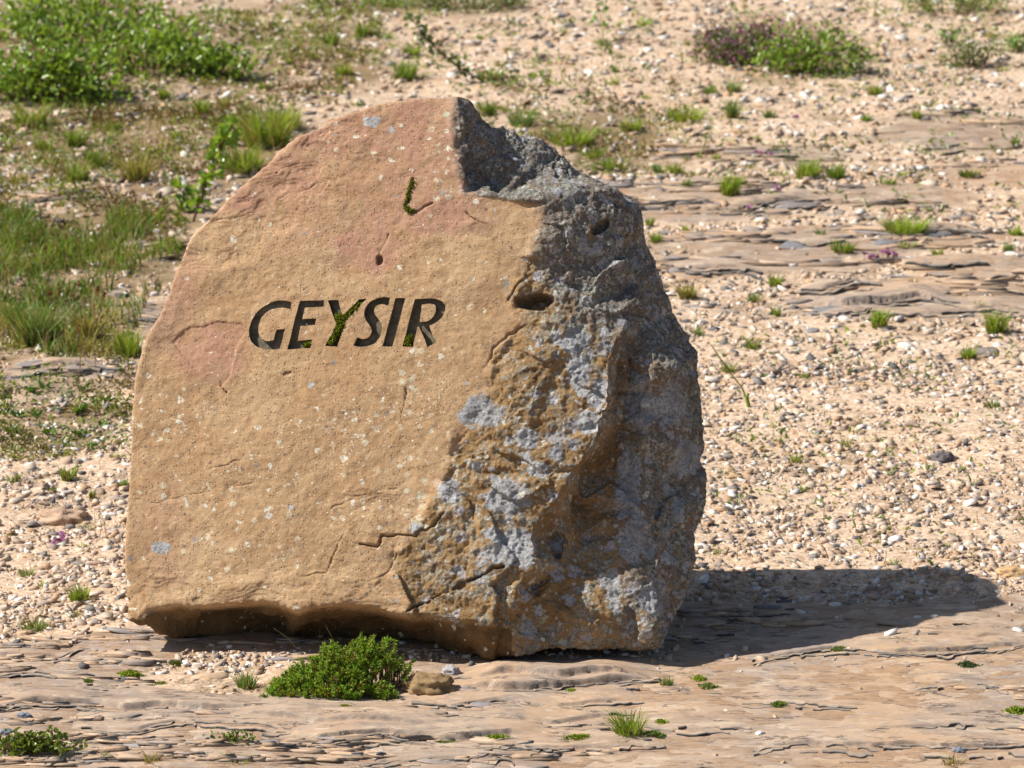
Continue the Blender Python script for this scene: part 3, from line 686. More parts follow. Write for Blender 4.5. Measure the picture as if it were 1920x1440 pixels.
def boulder_material():
    t = NT('boulder'); co = t.coord()
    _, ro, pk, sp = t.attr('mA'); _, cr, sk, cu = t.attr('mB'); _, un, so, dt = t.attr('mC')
    wc0 = t.coord('Object', (1, 1, 1.15)); n1 = t.noise(co, 5, 5, .6); n2 = t.noise(co, 38, 5, .65); n3 = t.noise(co, 210, 4, .7); n4 = t.noise(co, 14, 5, .62)
    front = t.mix(t.ramp(n1, .3, .7), (.43, .262, .135), (.515, .345, .195))
    front = t.mix(t.ramp(n4, .5, .72, 0, .6), front, (.53, .375, .225))
    front = t.mix(t.math('MULTIPLY', pk, t.ramp(n4, .25, .6, .35, .95)), front, (.42, .215, .155))
    front = t.mix(t.ramp(n2, .50, .68, 0, .6), front, (.34, .19, .09)); front = t.mix(t.ramp(t.noise(co, 9, 6, .7, .5), .54, .68, 0, .5), front, (.34, .22, .13)); front = t.mix(t.ramp(t.noise(co, 120, 4, .75), .54, .66, 0, .55), front, (.28, .17, .09))
    front = t.mix(t.ramp(n3, .55, .8, 0, .45), front, (.70, .52, .33))
    pit = t.voro(co, 70); pc = t.n('ShaderNodeSeparateColor'); t.l(pit.outputs['Color'], pc.inputs[0])
    front = t.mix(t.math('MULTIPLY', t.ramp(pit.outputs['Distance'], .30, .12), t.ramp(pc.outputs[0], .86, .9)), front, (.22, .15, .10))
    p2 = t.voro(wc0, 190); q2 = t.n('ShaderNodeSeparateColor'); t.l(p2.outputs['Color'], q2.inputs[0])
    pits = t.math('MULTIPLY', t.ramp(p2.outputs['Distance'], .42, .2), t.math('LESS_THAN', q2.outputs[0], t.ramp(n4, .35, .65, .05, .38)))
    front = t.mix(t.math('MULTIPLY', pits, .6), front, (.23, .145, .085))
    front = t.mix(t.math('MULTIPLY', t.ramp(p2.outputs['Distance'], .4, .2), t.math('MULTIPLY', t.math('GREATER_THAN', q2.outputs[0], .88), .6)), front, (.66, .54, .40))
    # ochre rough stone
    side = t.mix(t.ramp(n4, .3, .68), (.23, .14, .062), (.45, .28, .125)); side = t.mix(t.ramp(n2, .45, .72, 0, .7), side, (.20, .115, .05))
    side = t.mix(t.ramp(n3, .55, .75, 0, .5), side, (.55, .40, .22))
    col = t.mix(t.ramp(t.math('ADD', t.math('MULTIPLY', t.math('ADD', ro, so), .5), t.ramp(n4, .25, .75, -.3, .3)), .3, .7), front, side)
    col = t.mix(t.math('MULTIPLY', un, .85), col, t.mix(t.ramp(n4, .35, .65), (.085, .055, .025), (.18, .11, .05)))  # underside: brown dirt painted darker, the overhang's shade put into the colour
    # lichens
    wv = t.n('ShaderNodeVectorMath', operation='ADD'); nv = t.n('ShaderNodeTexNoise'); t.l(co, nv.inputs['Vector']); nv.inputs['Scale'].default_value = 45; nv.inputs['Detail'].default_value = 4
    sc = t.n('ShaderNodeVectorMath', operation='SCALE'); t.l(nv.outputs['Color'], sc.inputs[0]); sc.inputs['Scale'].default_value = .028
    t.l(co, wv.inputs[0]); t.l(sc.outputs[0], wv.inputs[1]); wc = wv.outputs[0]
    def rosettes(scale, keep, size, colA, colB, col, dens):
        v = t.voro(wc, scale); s = t.n('ShaderNodeSeparateColor'); t.l(v.outputs['Color'], s.inputs[0])
        k = t.math('LESS_THAN', s.outputs[0], t.math('MULTIPLY', dens, keep))
        rad = t.math('MULTIPLY', t.ramp(s.outputs[1], 0, 1, .35, 1.0), size)
        m = t.math('MULTIPLY', t.ramp(t.math('SUBTRACT', rad, v.outputs['Distance']), 0, .10), k)
        m = t.math('MULTIPLY', m, t.ramp(n3, .40, .52, .15, 1))
        return t.mix(m, col, t.mix(s.outputs[2], colA, colB))
    dk = t.math('MULTIPLY', cu, t.ramp(t.noise(co, 26, 6, .7), .32, .44))
    col = t.mix(t.math('MULTIPLY', dk, .66), col, t.mix(t.ramp(n3, .4, .62), (.11, .11, .115), (.30, .30, .31)))
    side_d = t.math('MULTIPLY', t.math('ADD', t.math('MULTIPLY', so, .75), t.math('MULTIPLY', cu, .35)), t.math('SUBTRACT', 1.0, un))
    fc = t.math('MULTIPLY', t.ramp(t.math('ADD', t.noise(co, 48, 7, .78), t.ramp(n4, .3, .7, -.06, .06)), .50, .56), t.math('MULTIPLY', side_d, 1.0))
    col = t.mix(fc, col, t.mix(t.ramp(n3, .42, .58), (.15, .145, .125), (.39, .385, .335)))
    col = rosettes(70, .75, .50, (.19, .18, .15), (.34, .32, .25), col, side_d)
    col = rosettes(38, .72, .50, (.34, .34, .37), (.52, .52, .55), col, side_d)
    col = rosettes(95, .70, .50, (.42, .40, .36), (.55, .55, .50), col, side_d)
    col = rosettes(24, .30, .42, (.35, .35, .37), (.47, .47, .49), col, side_d)
    col = rosettes(60, .22, .36, (.40, .43, .28), (.50, .52, .40), col, side_d)
    gs = t.mix(t.ramp(n2, .35, .65), (.33, .33, .34), (.51, .51, .51)); gs = t.mix(t.ramp(n3, .5, .60, 0, .8), gs, (.20, .19, .18))
    col = t.mix(t.math('MULTIPLY', t.ramp(t.math('ADD', sp, t.ramp(t.noise(co, 110, 5, .7), .3, .7, -.45, .45)), .42, .58), t.ramp(n2, .30, .44, .25, 1)), col, gs)
    col = t.mix(t.math('MULTIPLY', dt, t.ramp(n3, .38, .54, .15, .85)), col, t.mix(n2, (.58, .52, .34), (.70, .66, .52)))
    # small pale specks on the front
    col = rosettes(62, .60, .42, (.66, .60, .42), (.72, .70, .62), col, sk)
    col = rosettes(170, .40, .33, (.70, .62, .48), (.78, .74, .66), col, t.math('MULTIPLY', sk, 1.2))
    col = rosettes(55, .07, .33, (.20, .18, .17), (.30, .28, .28), col, .9)
    col = t.mix(t.math('MULTIPLY', cr, .7), col, (.10, .065, .035))
    b1 = t.bump(t.math('MULTIPLY', pits, -1.0), .5, .003, t.bump(t.noise(co, 380, 3, .7), .5, .0025)); b2 = t.bump(t.noise(co, 80, 7, .75), .38, .006, b1)
    b3 = t.bump(t.math('MULTIPLY', t.noise(co, 120, 5, .75), t.math('ADD', ro, cu)), .7, .008, b2)
    return t.done(col, .88, b3)

# lettering traced on a 4.174x enlargement whose corner is (420, 520)
LET = {
 'G': [[(525, 190), (480, 180), (420, 178), (360, 195), (300, 230), (250, 280), (215, 340), (195, 400), (195, 450), (210, 495), (240, 530), (285, 555), (340, 566), (400, 566), (438, 556), (456, 490), (478, 402), (412, 408), (398, 450), (388, 490),
        (355, 500), (318, 493), (285, 468), (270, 430), (269, 385), (282, 335), (310, 290), (350, 258), (405, 240), (460, 236), (521, 247)]],
 'E': [[(592, 183), (785, 177), (776, 231), (634, 238), (614, 328), (723, 321), (712, 373), (600, 382), (577, 496), (692, 487), (678, 556), (495, 565)]],
 'Y': [[(812, 178), (893, 176), (908, 235), (926, 300), (990, 240), (1060, 171), (1121, 168), (1040, 252), (957, 345), (930, 420), (887, 543), (792, 538), (850, 435), (880, 365), (850, 290)]],
 'S': [[(1303, 163), (1250, 157), (1190, 170), (1140, 200), (1108, 245), (1098, 290), (1110, 335), (1135, 370), (1155, 405), (1150, 445), (1125, 475), (1085, 486), (1045, 470), (1015, 535), (1060, 545), (1120, 541), (1180, 515), (1220, 465), (1237, 405),
        (1230, 360), (1205, 320), (1180, 285), (1178, 250), (1195, 224), (1235, 212), (1288, 222)]],
 'I': [[(1345, 165), (1422, 163), (1318, 545), (1240, 543)]],
 'R': [[(1497, 172), (1600, 167), (1660, 171), (1708, 190), (1733, 225), (1724, 280), (1692, 330), (1645, 364), (1606, 380), (1622, 425), (1643, 470), (1662, 510), (1595, 548), (1572, 490), (1548, 430), (1524, 388), (1513, 400), (1480, 545), (1395, 543)],
       [(1550, 215), (1610, 209), (1645, 213), (1660, 232), (1655, 275), (1630, 318), (1590, 343), (1532, 352)]],
}
E1 = np.array([1.0, FC, 0]); E1 = E1 - FN * (E1 @ FN); E1 /= np.linalg.norm(E1); E2 = np.cross(FN, E1)
FO = on_face(650, 610)
FMAT = Matrix((( E1[0], E2[0], FN[0], FO[0]), (E1[1], E2[1], FN[1], FO[1]), (E1[2], E2[2], FN[2], FO[2]), (0, 0, 0, 1)))
def to_face(px, py):
    d = on_face(px, py) - FO; return np.array([d @ E1, d @ E2])
def rounded(loop):
    P = [np.array(p, float) for p in loop]; n = len(P); corner = []
    for i in range(n):
        a = P[i] - P[i - 1]; b = P[(i + 1) % n] - P[i]
        corner.append((a @ b) / (np.linalg.norm(a) * np.linalg.norm(b)) < .80)
    out = []
    for i in range(n):
        p0, p1, p2, p3 = P[i - 1], P[i], P[(i + 1) % n], P[(i + 2) % n]
        if corner[i]: p0 = p1 - (p2 - p1)
        if corner[(i + 1) % n]: p3 = p2 + (p2 - p1)
        for t in (0, .33, .66):
            out.append(.5 * ((2 * p1) + (-p0 + p2) * t + (2 * p0 - 5 * p1 + 4 * p2 - p3) * t * t + (-p0 + 3 * p1 - 3 * p2 + p3) * t ** 3))
    return out
def letter_mesh(loops, z0, z1, offset=0.0, name='letter'):
    cu = bpy.data.curves.new(name, 'CURVE'); cu.dimensions = '2D'; cu.fill_mode = 'BOTH'
    cu.extrude = (z1 - z0) / 2; cu.offset = offset
    for lp in loops:
        q = [to_face(420 + a / 4.174, 520 + b / 4.174) for a, b in rounded(lp)]
        sp = cu.splines.new('POLY'); sp.points.add(len(q) - 1); sp.use_cyclic_u = True
        for k, p in enumerate(q): sp.points[k].co = (p[0] + random.uniform(-.0003, .0003), p[1] + random.uniform(-.0003, .0003), 0, 1)
    o = bpy.data.objects.new(name, cu); COL.objects.link(o)
    dg = bpy.context.evaluated_depsgraph_get(); me = bpy.data.meshes.new_from_object(o.evaluated_get(dg)); bpy.data.objects.remove(o)
    bm = bmesh.new(); bm.from_mesh(me); bmesh.ops.remove_doubles(bm, verts=bm.verts, dist=1e-6)
    bmesh.ops.translate(bm, verts=bm.verts, vec=(0, 0, (z0 + z1) / 2)); bmesh.ops.recalc_face_normals(bm, faces=bm.faces)
    bm.to_mesh(me); bm.free(); return me

boulder = build_boulder()
t = NT('carved_stone'); co = t.coord(); nn = t.noise(co, 60, 5, .65)
carved = t.mix(t.ramp(nn, .35, .65), (.10, .085, .06), (.21, .17, .115)); carved = t.mix(t.ramp(t.noise(co, 28, 4), .55, .7, 0, .8), carved, (.30, .24, .15))
M['carved'] = t.done(carved, .9, t.bump(t.noise(co, 250, 4), .4, .002))
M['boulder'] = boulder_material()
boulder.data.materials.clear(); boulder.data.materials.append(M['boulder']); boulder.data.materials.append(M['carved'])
DEPTH = .0125
bmj = bmesh.new()
for ch, loops in LET.items():
    me = letter_mesh(loops, -DEPTH, .05); bmj.from_mesh(me)
cm = bpy.data.meshes.new('cut'); bmj.to_mesh(cm); bmj.free()
cm.materials.append(M['boulder']); cm.materials.append(M['carved'])
cm.polygons.foreach_set('material_index', np.ones(len(cm.polygons), np.int32))
cut = link('cut', cm); cut.matrix_world = FMAT
md = boulder.modifiers.new('b', 'BOOLEAN'); md.operation = 'DIFFERENCE'; md.object = cut; md.solver = 'EXACT'; md.material_mode = 'INDEX'
bpy.context.view_layer.update()
dg = bpy.context.evaluated_depsgraph_get(); nm = bpy.data.meshes.new_from_object(boulder.evaluated_get(dg))
boulder.modifiers.clear(); boulder.data = nm; bpy.data.objects.remove(cut)
N = len(nm.vertices); bv = np.empty(N * 3, np.float32); nm.vertices.foreach_get('co', bv); bv = bv.reshape(-1, 3).astype(float)
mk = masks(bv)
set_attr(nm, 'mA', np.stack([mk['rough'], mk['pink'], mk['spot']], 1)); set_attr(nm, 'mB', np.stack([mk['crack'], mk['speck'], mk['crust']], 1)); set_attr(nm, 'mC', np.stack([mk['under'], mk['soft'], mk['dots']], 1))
nm.polygons.foreach_set('use_smooth', np.ones(len(nm.polygons), bool)); nm.set_sharp_from_angle(angle=R(48))
tag(boulder, 'big tan boulder with a flat inscribed face and grey lichen on its rough side', 'boulder')
from mathutils.bvhtree import BVHTree
_tri = None
for ch, loops in LET.items():
    o = link('carved_letter', letter_mesh(loops, -DEPTH - .004, -DEPTH + .0012, .0005, 'carved_letter'), M['carved'], boulder)
    o.matrix_parent_inverse = Matrix.Identity(4); o.matrix_local = FMAT
    o['label'] = 'dark carved capital letter ' + ch

def moss_patch(pix, size, n, height, name='moss', depth=.006, parent=boulder, col=((.14, .19, .02), (.32, .36, .045))):
    """moss sitting in a cut or crack of the boulder's face; pix = list of polyline points with radius in px"""
    mb = MB(); B = []; D = []
    tot = []
    for _ in range(n):
        k = random.randrange(len(pix) - 1) if len(pix) > 1 else 0
        a = pix[k]; b = pix[min(k + 1, len(pix) - 1)]; t_ = random.random(); rr = math.sqrt(random.random()); an = random.uniform(0, 6.28)
        r_ = a[2] + (b[2] - a[2]) * t_
        x = a[0] + (b[0] - a[0]) * t_ + rr * r_ * math.cos(an); y = a[1] + (b[1] - a[1]) * t_ + rr * r_ * math.sin(an)
        p = on_face(x, y) - FN * (depth - random.uniform(0, height) * (1 - rr * .6)); B.append(p); D.append(FN * 1.0 + np.array([random.gauss(0, .6), random.gauss(0, .6), random.gauss(.3, .6)]))
    u = rng.uniform(0, 1, (n, 1)); c = np.array(col[0]) * (1 - u) + np.array(col[1]) * u
    mb.leaves(B, np.array(D), size, size * .55, c)
    return link(name, mb.mesh(name), M['moss'], parent)
def zpx(a, b): return 420 + a / 4.174, 520 + b / 4.174
moss_patch([(*zpx(830, 520), 6), (*zpx(880, 440), 7), (*zpx(915, 370), 9), (*zpx(890, 300), 8)], .0045, 700, .011)
moss_patch([(*zpx(935, 330), 7), (*zpx(1000, 265), 7), (*zpx(1060, 205), 5)], .0045, 350, .008)
moss_patch([(*zpx(635, 545), 5), (*zpx(672, 520), 6)], .0045, 180, .010)
moss_patch([(*zpx(1435, 525), 7), (*zpx(1455, 470), 7)], .0045, 260, .010)
moss_patch([(776, 336, 5), (766, 360, 6), (763, 378, 5)], .005, 260, .010, depth=.006)
moss_patch([(760, 388, 6), (768, 398, 5), (775, 396, 3)], .005, 160, .010, depth=.006)

# ------------------------------------------------------------------ loose stones
def shard(n=8, seed=0, flat=.3, rough=.22):
    """a flat angular stone, unit half-length, resting at z=0"""
    r_ = np.random.default_rng(seed); a = np.sort(r_.uniform(0, 6.28, n)) * .5 + np.linspace(0, 6.28, n, endpoint=False) * .5
    rad = 1 + r_.normal(0, rough, n); e = r_.uniform(.5, .8)
    x = np.cos(a) * rad; y = np.sin(a) * rad * e
    tilt = r_.normal(0, .08, 2)
    def ring(s, z): return np.stack([x * s, y * s, z * flat + tilt[0] * x * s * (z > .2) * flat * 2 + tilt[1] * y * (z > .2) + r_.normal(0, .03, n) * flat], 1)
    v = np.concatenate([ring(.82, -.3), ring(1.0, .25), ring(.97, .55), ring(.76, 1.0)])
    i = np.arange(n); j = (i + 1) % n
    q = np.concatenate([np.stack([i + k * n, j + k * n, j + (k + 1) * n, i + (k + 1) * n], 1) for k in range(3)])
    return v, q, np.arange(3 * n, 4 * n)[None, :], np.arange(n)[::-1][None, :]
SHARDS = [shard(8 + k % 3, 100 + k, .18 + .05 * (k % 4)) for k in range(9)]
def stone_mesh(k, colour, sx, sz, lumpy=False):
    v, q, top, bot = SHARDS[k % 9]
    v = v * np.array([sx, sx, sz])
    c = np.tile(np.array(colour), (len(v), 1)) * rng.uniform(.9, 1.1, (len(v), 1))
    return make_mesh('stone', v, [q, top, bot], {'col': c})
def lump_mesh(size, colour, seed, flat=(1, .8, .6), detail=4, amp=.34, freq=1.9):
    bm = bmesh.new(); bmesh.ops.create_icosphere(bm, subdivisions=detail, radius=1.0)
    v = np.array([p.co[:] for p in bm.verts]); f = np.array([[w.index for w in p.verts] for p in bm.faces]); bm.free()
    n = v.copy(); v = v * (1 + amp * fbm3(n * freq, 4, seed) + .10 * np.floor(3 * noise3(n * 2.5, seed + 9)) / 3)[:, None]; v[:, 2] = np.maximum(v[:, 2], -.45); v[:, 2] += .3
    v = v * np.array(flat) * size
    c = np.tile(np.array(colour), (len(v), 1)) * (1 + .35 * fbm3(n * 4, 3, seed + 3))[:, None]
    return make_mesh('stone', v, [f], {'col': np.clip(c, 0, 1)})
PALE = (.62, .50, .40); WHITE = (.74, .70, .66); TAN = (.52, .35, .21); GREYC = (.27, .25, .24); DARK = (.13, .125, .13); BLUE = (.20, .22, .26); PINKC = (.52, .37, .28)
LANDMARK = [(1470, 90, 'the thyme bush'), (1830, 110, 'the rounded dark bush'), (1790, 25, 'the far purple bush'), (1369, 360, 'the square upright tuft'), (1540, 325, 'the tall stalked tuft'), (1698, 430, 'the wide grass cushion'), (1660, 492, 'the purple flowers'),
            (1290, 550, 'the reddish tuft'), (1648, 610, 'the bright upright tuft'), (1867, 620, 'the round bushy tuft'), (1370, 700, 'the long bent stem'), (1450, 737, 'the white chip'), (1765, 855, 'the dark clump of stone'), (1896, 1070, 'the orange flat stone'), (1705, 180, 'the black stone'),
            (1440, 1125, 'the boulder shadow'), (1335, 900, 'the boulder side'), (1250, 480, 'the boulder side'), (300, 110, 'the willow thicket'), (80, 150, 'the tall thicket'), (400, 340, 'the birch sapling'), (850, 110, 'the bent branch'), (490, 265, 'the tall loose grass'), (150, 480, 'the dark meadow'), (140, 770, 'the broad leaved plants'),
            (118, 960, 'the large flat rock'), (149, 1120, 'the fan shaped tuft'), (240, 1000, 'the boulder edge'), (610, 1290, 'the cushion shrub'), (1179, 1370, 'the bright lone grass'), (60, 1410, 'the low leafy patch'), (390, 1260, 'the flat tan plate'), (1125, 40, 'the reddish seedling'), (1060, 265, 'the lichened shoulder'),
            (640, 15, 'the bright shrub mat'), (880, 15, 'the dark shrub mat'), (246, 1262, 'the olive moss'), (1240, 1270, 'the boulder foot'), (1800, 245, 'the smooth rear slab'), (1050, 30, 'the lone dark stone'), (1900, 1335, 'the bright moss')]
_lw = [(ground_pt(a, b), c) for a, b, c in LANDMARK]
def by(px, py, skip=.02):
    p = ground_pt(px, py); d = sorted((float(np.linalg.norm((p - q) * np.array([1, .55, 0]))), c) for q, c in _lw)
    return next(c for dd, c in d if dd > skip)
def shade(c):
    l = sum(c) / 3
    if l > .64: return 'white'
    if l > .46: return 'pale'
    if c[0] > c[2] * 1.5: return 'brown' if l < .34 else 'tan'
    return 'black' if l < .15 else ('dark grey' if l < .27 else 'grey')
def long_word(w, lo, hi): return 'small' if w < lo else ('large' if w > hi else 'medium sized')
def place_stone(px, py, wpx, colour, label, group=None, k=None, thick=1.0, rz=None, name='stone', lump=None, sink=.15):
    p = seat(px, py); s = wpx / 2 / ppm(p)
    if lump: me = lump_mesh(s, colour, lump, (1, .75, thick)); sm = True
    else:
        k = random.randrange(9) if k is None else k; me = stone_mesh(k, colour, s, s * thick); sm = False
    o = link(name, me, M['stone'], None, sm); o.location = (p[0], p[1], p[2] - sink * s * .25)
    o.rotation_euler = (random.gauss(0, .05), random.gauss(0, .05), random.gauss(0, .3) if rz is None else rz)
    if group and group != 'white pebbles in the shadow': label = f"{long_word(wpx, 22, 30) if name == 'stone' else long_word(wpx, 42, 62)} {shade(colour)} {label} near {by(px, py)}"
    return tag(o, label, 'stone', group)
place_stone(803, 1300, 92, (.30, .20, .10), 'brown moss crusted stone beside the green cushion shrub', lump=5, thick=.55)
place_stone(772, 1296, 60, (.60, .44, .30), 'pale tan stone wedged between the brown stone and cushion shrub', thick=1.2)
place_stone(845, 1266, 36, (.40, .38, .38), 'small round grey stone at the edge of the boulder shadow', lump=9, thick=.7)
place_stone(390, 1262, 62, (.55, .40, .27), 'flat tan stone plate in the grit pocket below the boulder', thick=.8, k=2, rz=.1)
place_stone(500, 1216, 34, (.38, .26, .15), 'brown flat stone in the dark gap under the boulder', thick=.9)
place_stone(46, 1352, 26, BLUE, 'smooth blue grey pebble on bedrock beside the low leafy patch', lump=15, thick=.55)
place_stone(12, 1384, 30, (.25, .26, .29), 'smooth grey pebble next to the low green leaf patch', lump=16, thick=.55)
place_stone(1797, 1412, 24, BLUE, 'smooth blue grey pebble on bare bedrock near a dark mossy crack', lump=18, thick=.55)
for x_, y_ in ((1720, 1162), (1751, 1160)): place_stone(x_, y_, 15, WHITE, 'tiny white pebble on bedrock in the boulder shadow', 'white pebbles in the shadow', lump=20, thick=.6)
place_stone(1440, 1134, 48, (.24, .22, .21), 'dark flat stone at the bedrock edge inside the boulder shadow', thick=.9)
place_stone(1482, 1141, 18, (.09, .09, .09), 'small black stone in the boulder shadow', thick=1.2)
place_stone(118, 968, 92, (.52, .36, .25), 'large flat pink tan rock set in the gravel', lump=24, thick=.42)
place_stone(1896, 1072, 62, (.56, .36, .18), 'flat orange tan stone lying in the gravel', lump=27, thick=.32)
place_stone(1765, 860, 46, (.16, .14, .14), 'dark clump of stone beside small tufts in the gravel', lump=29, thick=.5)
place_stone(1850, 668, 60, (.24, .20, .17), 'grey brown stone plate behind a small grass tuft', thick=1.1, k=4)
place_stone(1522, 622, 30, (.25, .23, .24), 'dark grey stone at the edge of the bedrock band', thick=1.3)
place_stone(1555, 653, 20, WHITE, 'small bright white stone in gravel below the bedrock band', thick=1.5)
place_stone(1450, 737, 24, WHITE, 'bright white stone chip beside thin dry stalks', thick=1.5)
place_stone(1398, 690, 16, (.22, .18, .16), 'little dark pointed stone near the long bent grass stem', thick=2.0)
place_stone(1705, 176, 24, DARK, 'black stone with a lit green tuft below the flowering shrub', thick=1.6)
place_stone(1680, 190, 28, (.26, .19, .16), 'brown stone next to the black stone', thick=1.0)
place_stone(1645, 200, 24, PALE, 'pale rounded stone beside the brown stone', lump=33, thick=.7)
place_stone(1052, 30, 22, (.22, .22, .24), 'dark grey stone standing alone on far gravel', thick=1.8)
place_stone(1425, 1380, 18, WHITE, 'white pebble beside bright grass on bedrock', lump=35, thick=.6)
for (x_, y_, w_, c_) in ((1275, 40, 0, 0),): pass
# flat flakes lying on the bedrock ledges
FL = [(40, 1330, 60), (160, 1325, 74), (250, 1322, 60), (360, 1345, 70), (470, 1352, 60), (560, 1365, 76), (640, 1360, 70), (720, 1368, 84), (610, 1395, 60), (500, 1405, 66), (780, 1378, 80), (860, 1300, 60), (950, 1292, 84), (1040, 1290, 76), (1120, 1284, 80), (1190, 1278, 70),
      (900, 1330, 70), (820, 1345, 60), (1000, 1350, 84), (1090, 1345, 70), (960, 1385, 60), (1060, 1380, 50), (700, 1415, 60), (820, 1425, 80), (900, 1430, 70), (380, 1395, 60), (300, 1370, 54)]
for (x_, y_, w_) in FL:
    place_stone(x_, y_ + random.uniform(-4, 4), w_ * random.uniform(.5, .95), random.choice([(.45, .36, .29), (.36, .30, .26), (.50, .40, .31), (.28, .26, .26)]), 'rock flake on the front ledges', 'rock flakes on the front ledges', thick=random.uniform(.35, .6), rz=random.gauss(0, .1), name='rock_flake')
FR = [(1340, 385, 60), (1480, 384, 110), (1300, 440, 56), (1240, 432, 60), (1410, 432, 80), (1250, 465, 20), (1500, 462, 90), (1760, 440, 90), (1660, 458, 60), (1560, 395, 60), (1800, 402, 60), (1300, 500, 40), (1270, 514, 60), (1380, 510, 70), (1540, 520, 50), (1560, 540, 70),
      (1360, 582, 52), (1305, 578, 60), (1250, 582, 50), (1660, 562, 70), (1560, 583, 90), (1630, 577, 80), (1470, 572, 60), (1590, 352, 30), (1700, 280, 60), (1750, 278, 70), (1240, 325, 40), (1890, 600, 50), (1800, 480, 40), (1720, 610, 40), (1410, 400, 60), (1620, 405, 60)]
for (x_, y_, w_) in FR:
    place_stone(x_, y_, w_ * random.uniform(.6, 1.0), random.choice([(.40, .32, .26), (.30, .26, .24), (.48, .38, .29), (.24, .23, .24)]), 'rock flake on the rear bedrock', 'rock flakes on the rear bedrock', thick=random.uniform(.5, .8), rz=random.gauss(0, .12), name='rock_flake')
FLL = [(110, 368, 50), (150, 362, 60), (255, 462, 60), (300, 470, 50), (220, 545, 70), (270, 575, 80), (185, 590, 60), (300, 620, 60), (60, 690, 70), (140, 695, 60), (200, 700, 50), (30, 715, 60), (80, 300, 50), (130, 285, 60), (310, 350, 30), (280, 345, 40), (330, 405, 40), (350, 395, 40), (240, 215, 60), (270, 205, 40), (60, 745, 60), (230, 640, 50)]
for (x_, y_, w_) in FLL:
    place_stone(x_, y_, w_ * random.uniform(.6, 1.0), random.choice([(.33, .28, .25), (.27, .24, .23), (.45, .34, .25)]), 'rock flake among the grass', 'rock flakes in the grass', thick=random.uniform(.5, .9), rz=random.gauss(0, .15), name='rock_flake')
# distinct larger gravel stones
def gravel_individuals(n, box, label, group, sizes, seed):
    r_ = random.Random(seed); k = 0
    while k < n:
        px, py = r_.uniform(box[0], box[2]), r_.uniform(box[1], box[3])
        p = ground_pt(px, py)
        if rock_mask(np.array([p[0]]), np.array([p[1]]))[0] > .4: continue
        c = r_.choice([PALE, PALE, WHITE, PINKC, PINKC, TAN, GREYC, (.42, .34, .27), (.36, .27, .2)])
        place_stone(px, py, r_.uniform(*sizes), c, label, group, thick=r_.uniform(.7, 1.5), rz=r_.gauss(0, .5)); k += 1
gravel_individuals(70, (1320, 640, 1920, 1075), 'angular stone in open gravel', 'stones in the gravel behind', (18, 34), 1)
gravel_individuals(22, (1310, 1086, 1800, 1118), 'stone in the shaded gravel strip', 'stones in the shaded gravel', (14, 28), 2)
gravel_individuals(50, (0, 860, 235, 1190), 'angular stone in gravel', 'stones in the left gravel', (18, 36), 3)
gravel_individuals(24, (345, 1235, 560, 1312), 'stone in the grit pocket', 'stones in the grit pocket', (12, 26), 4)
gravel_individuals(36, (900, 20, 1900, 330), 'stone on the far slope', 'stones on the far slope', (12, 22), 5)

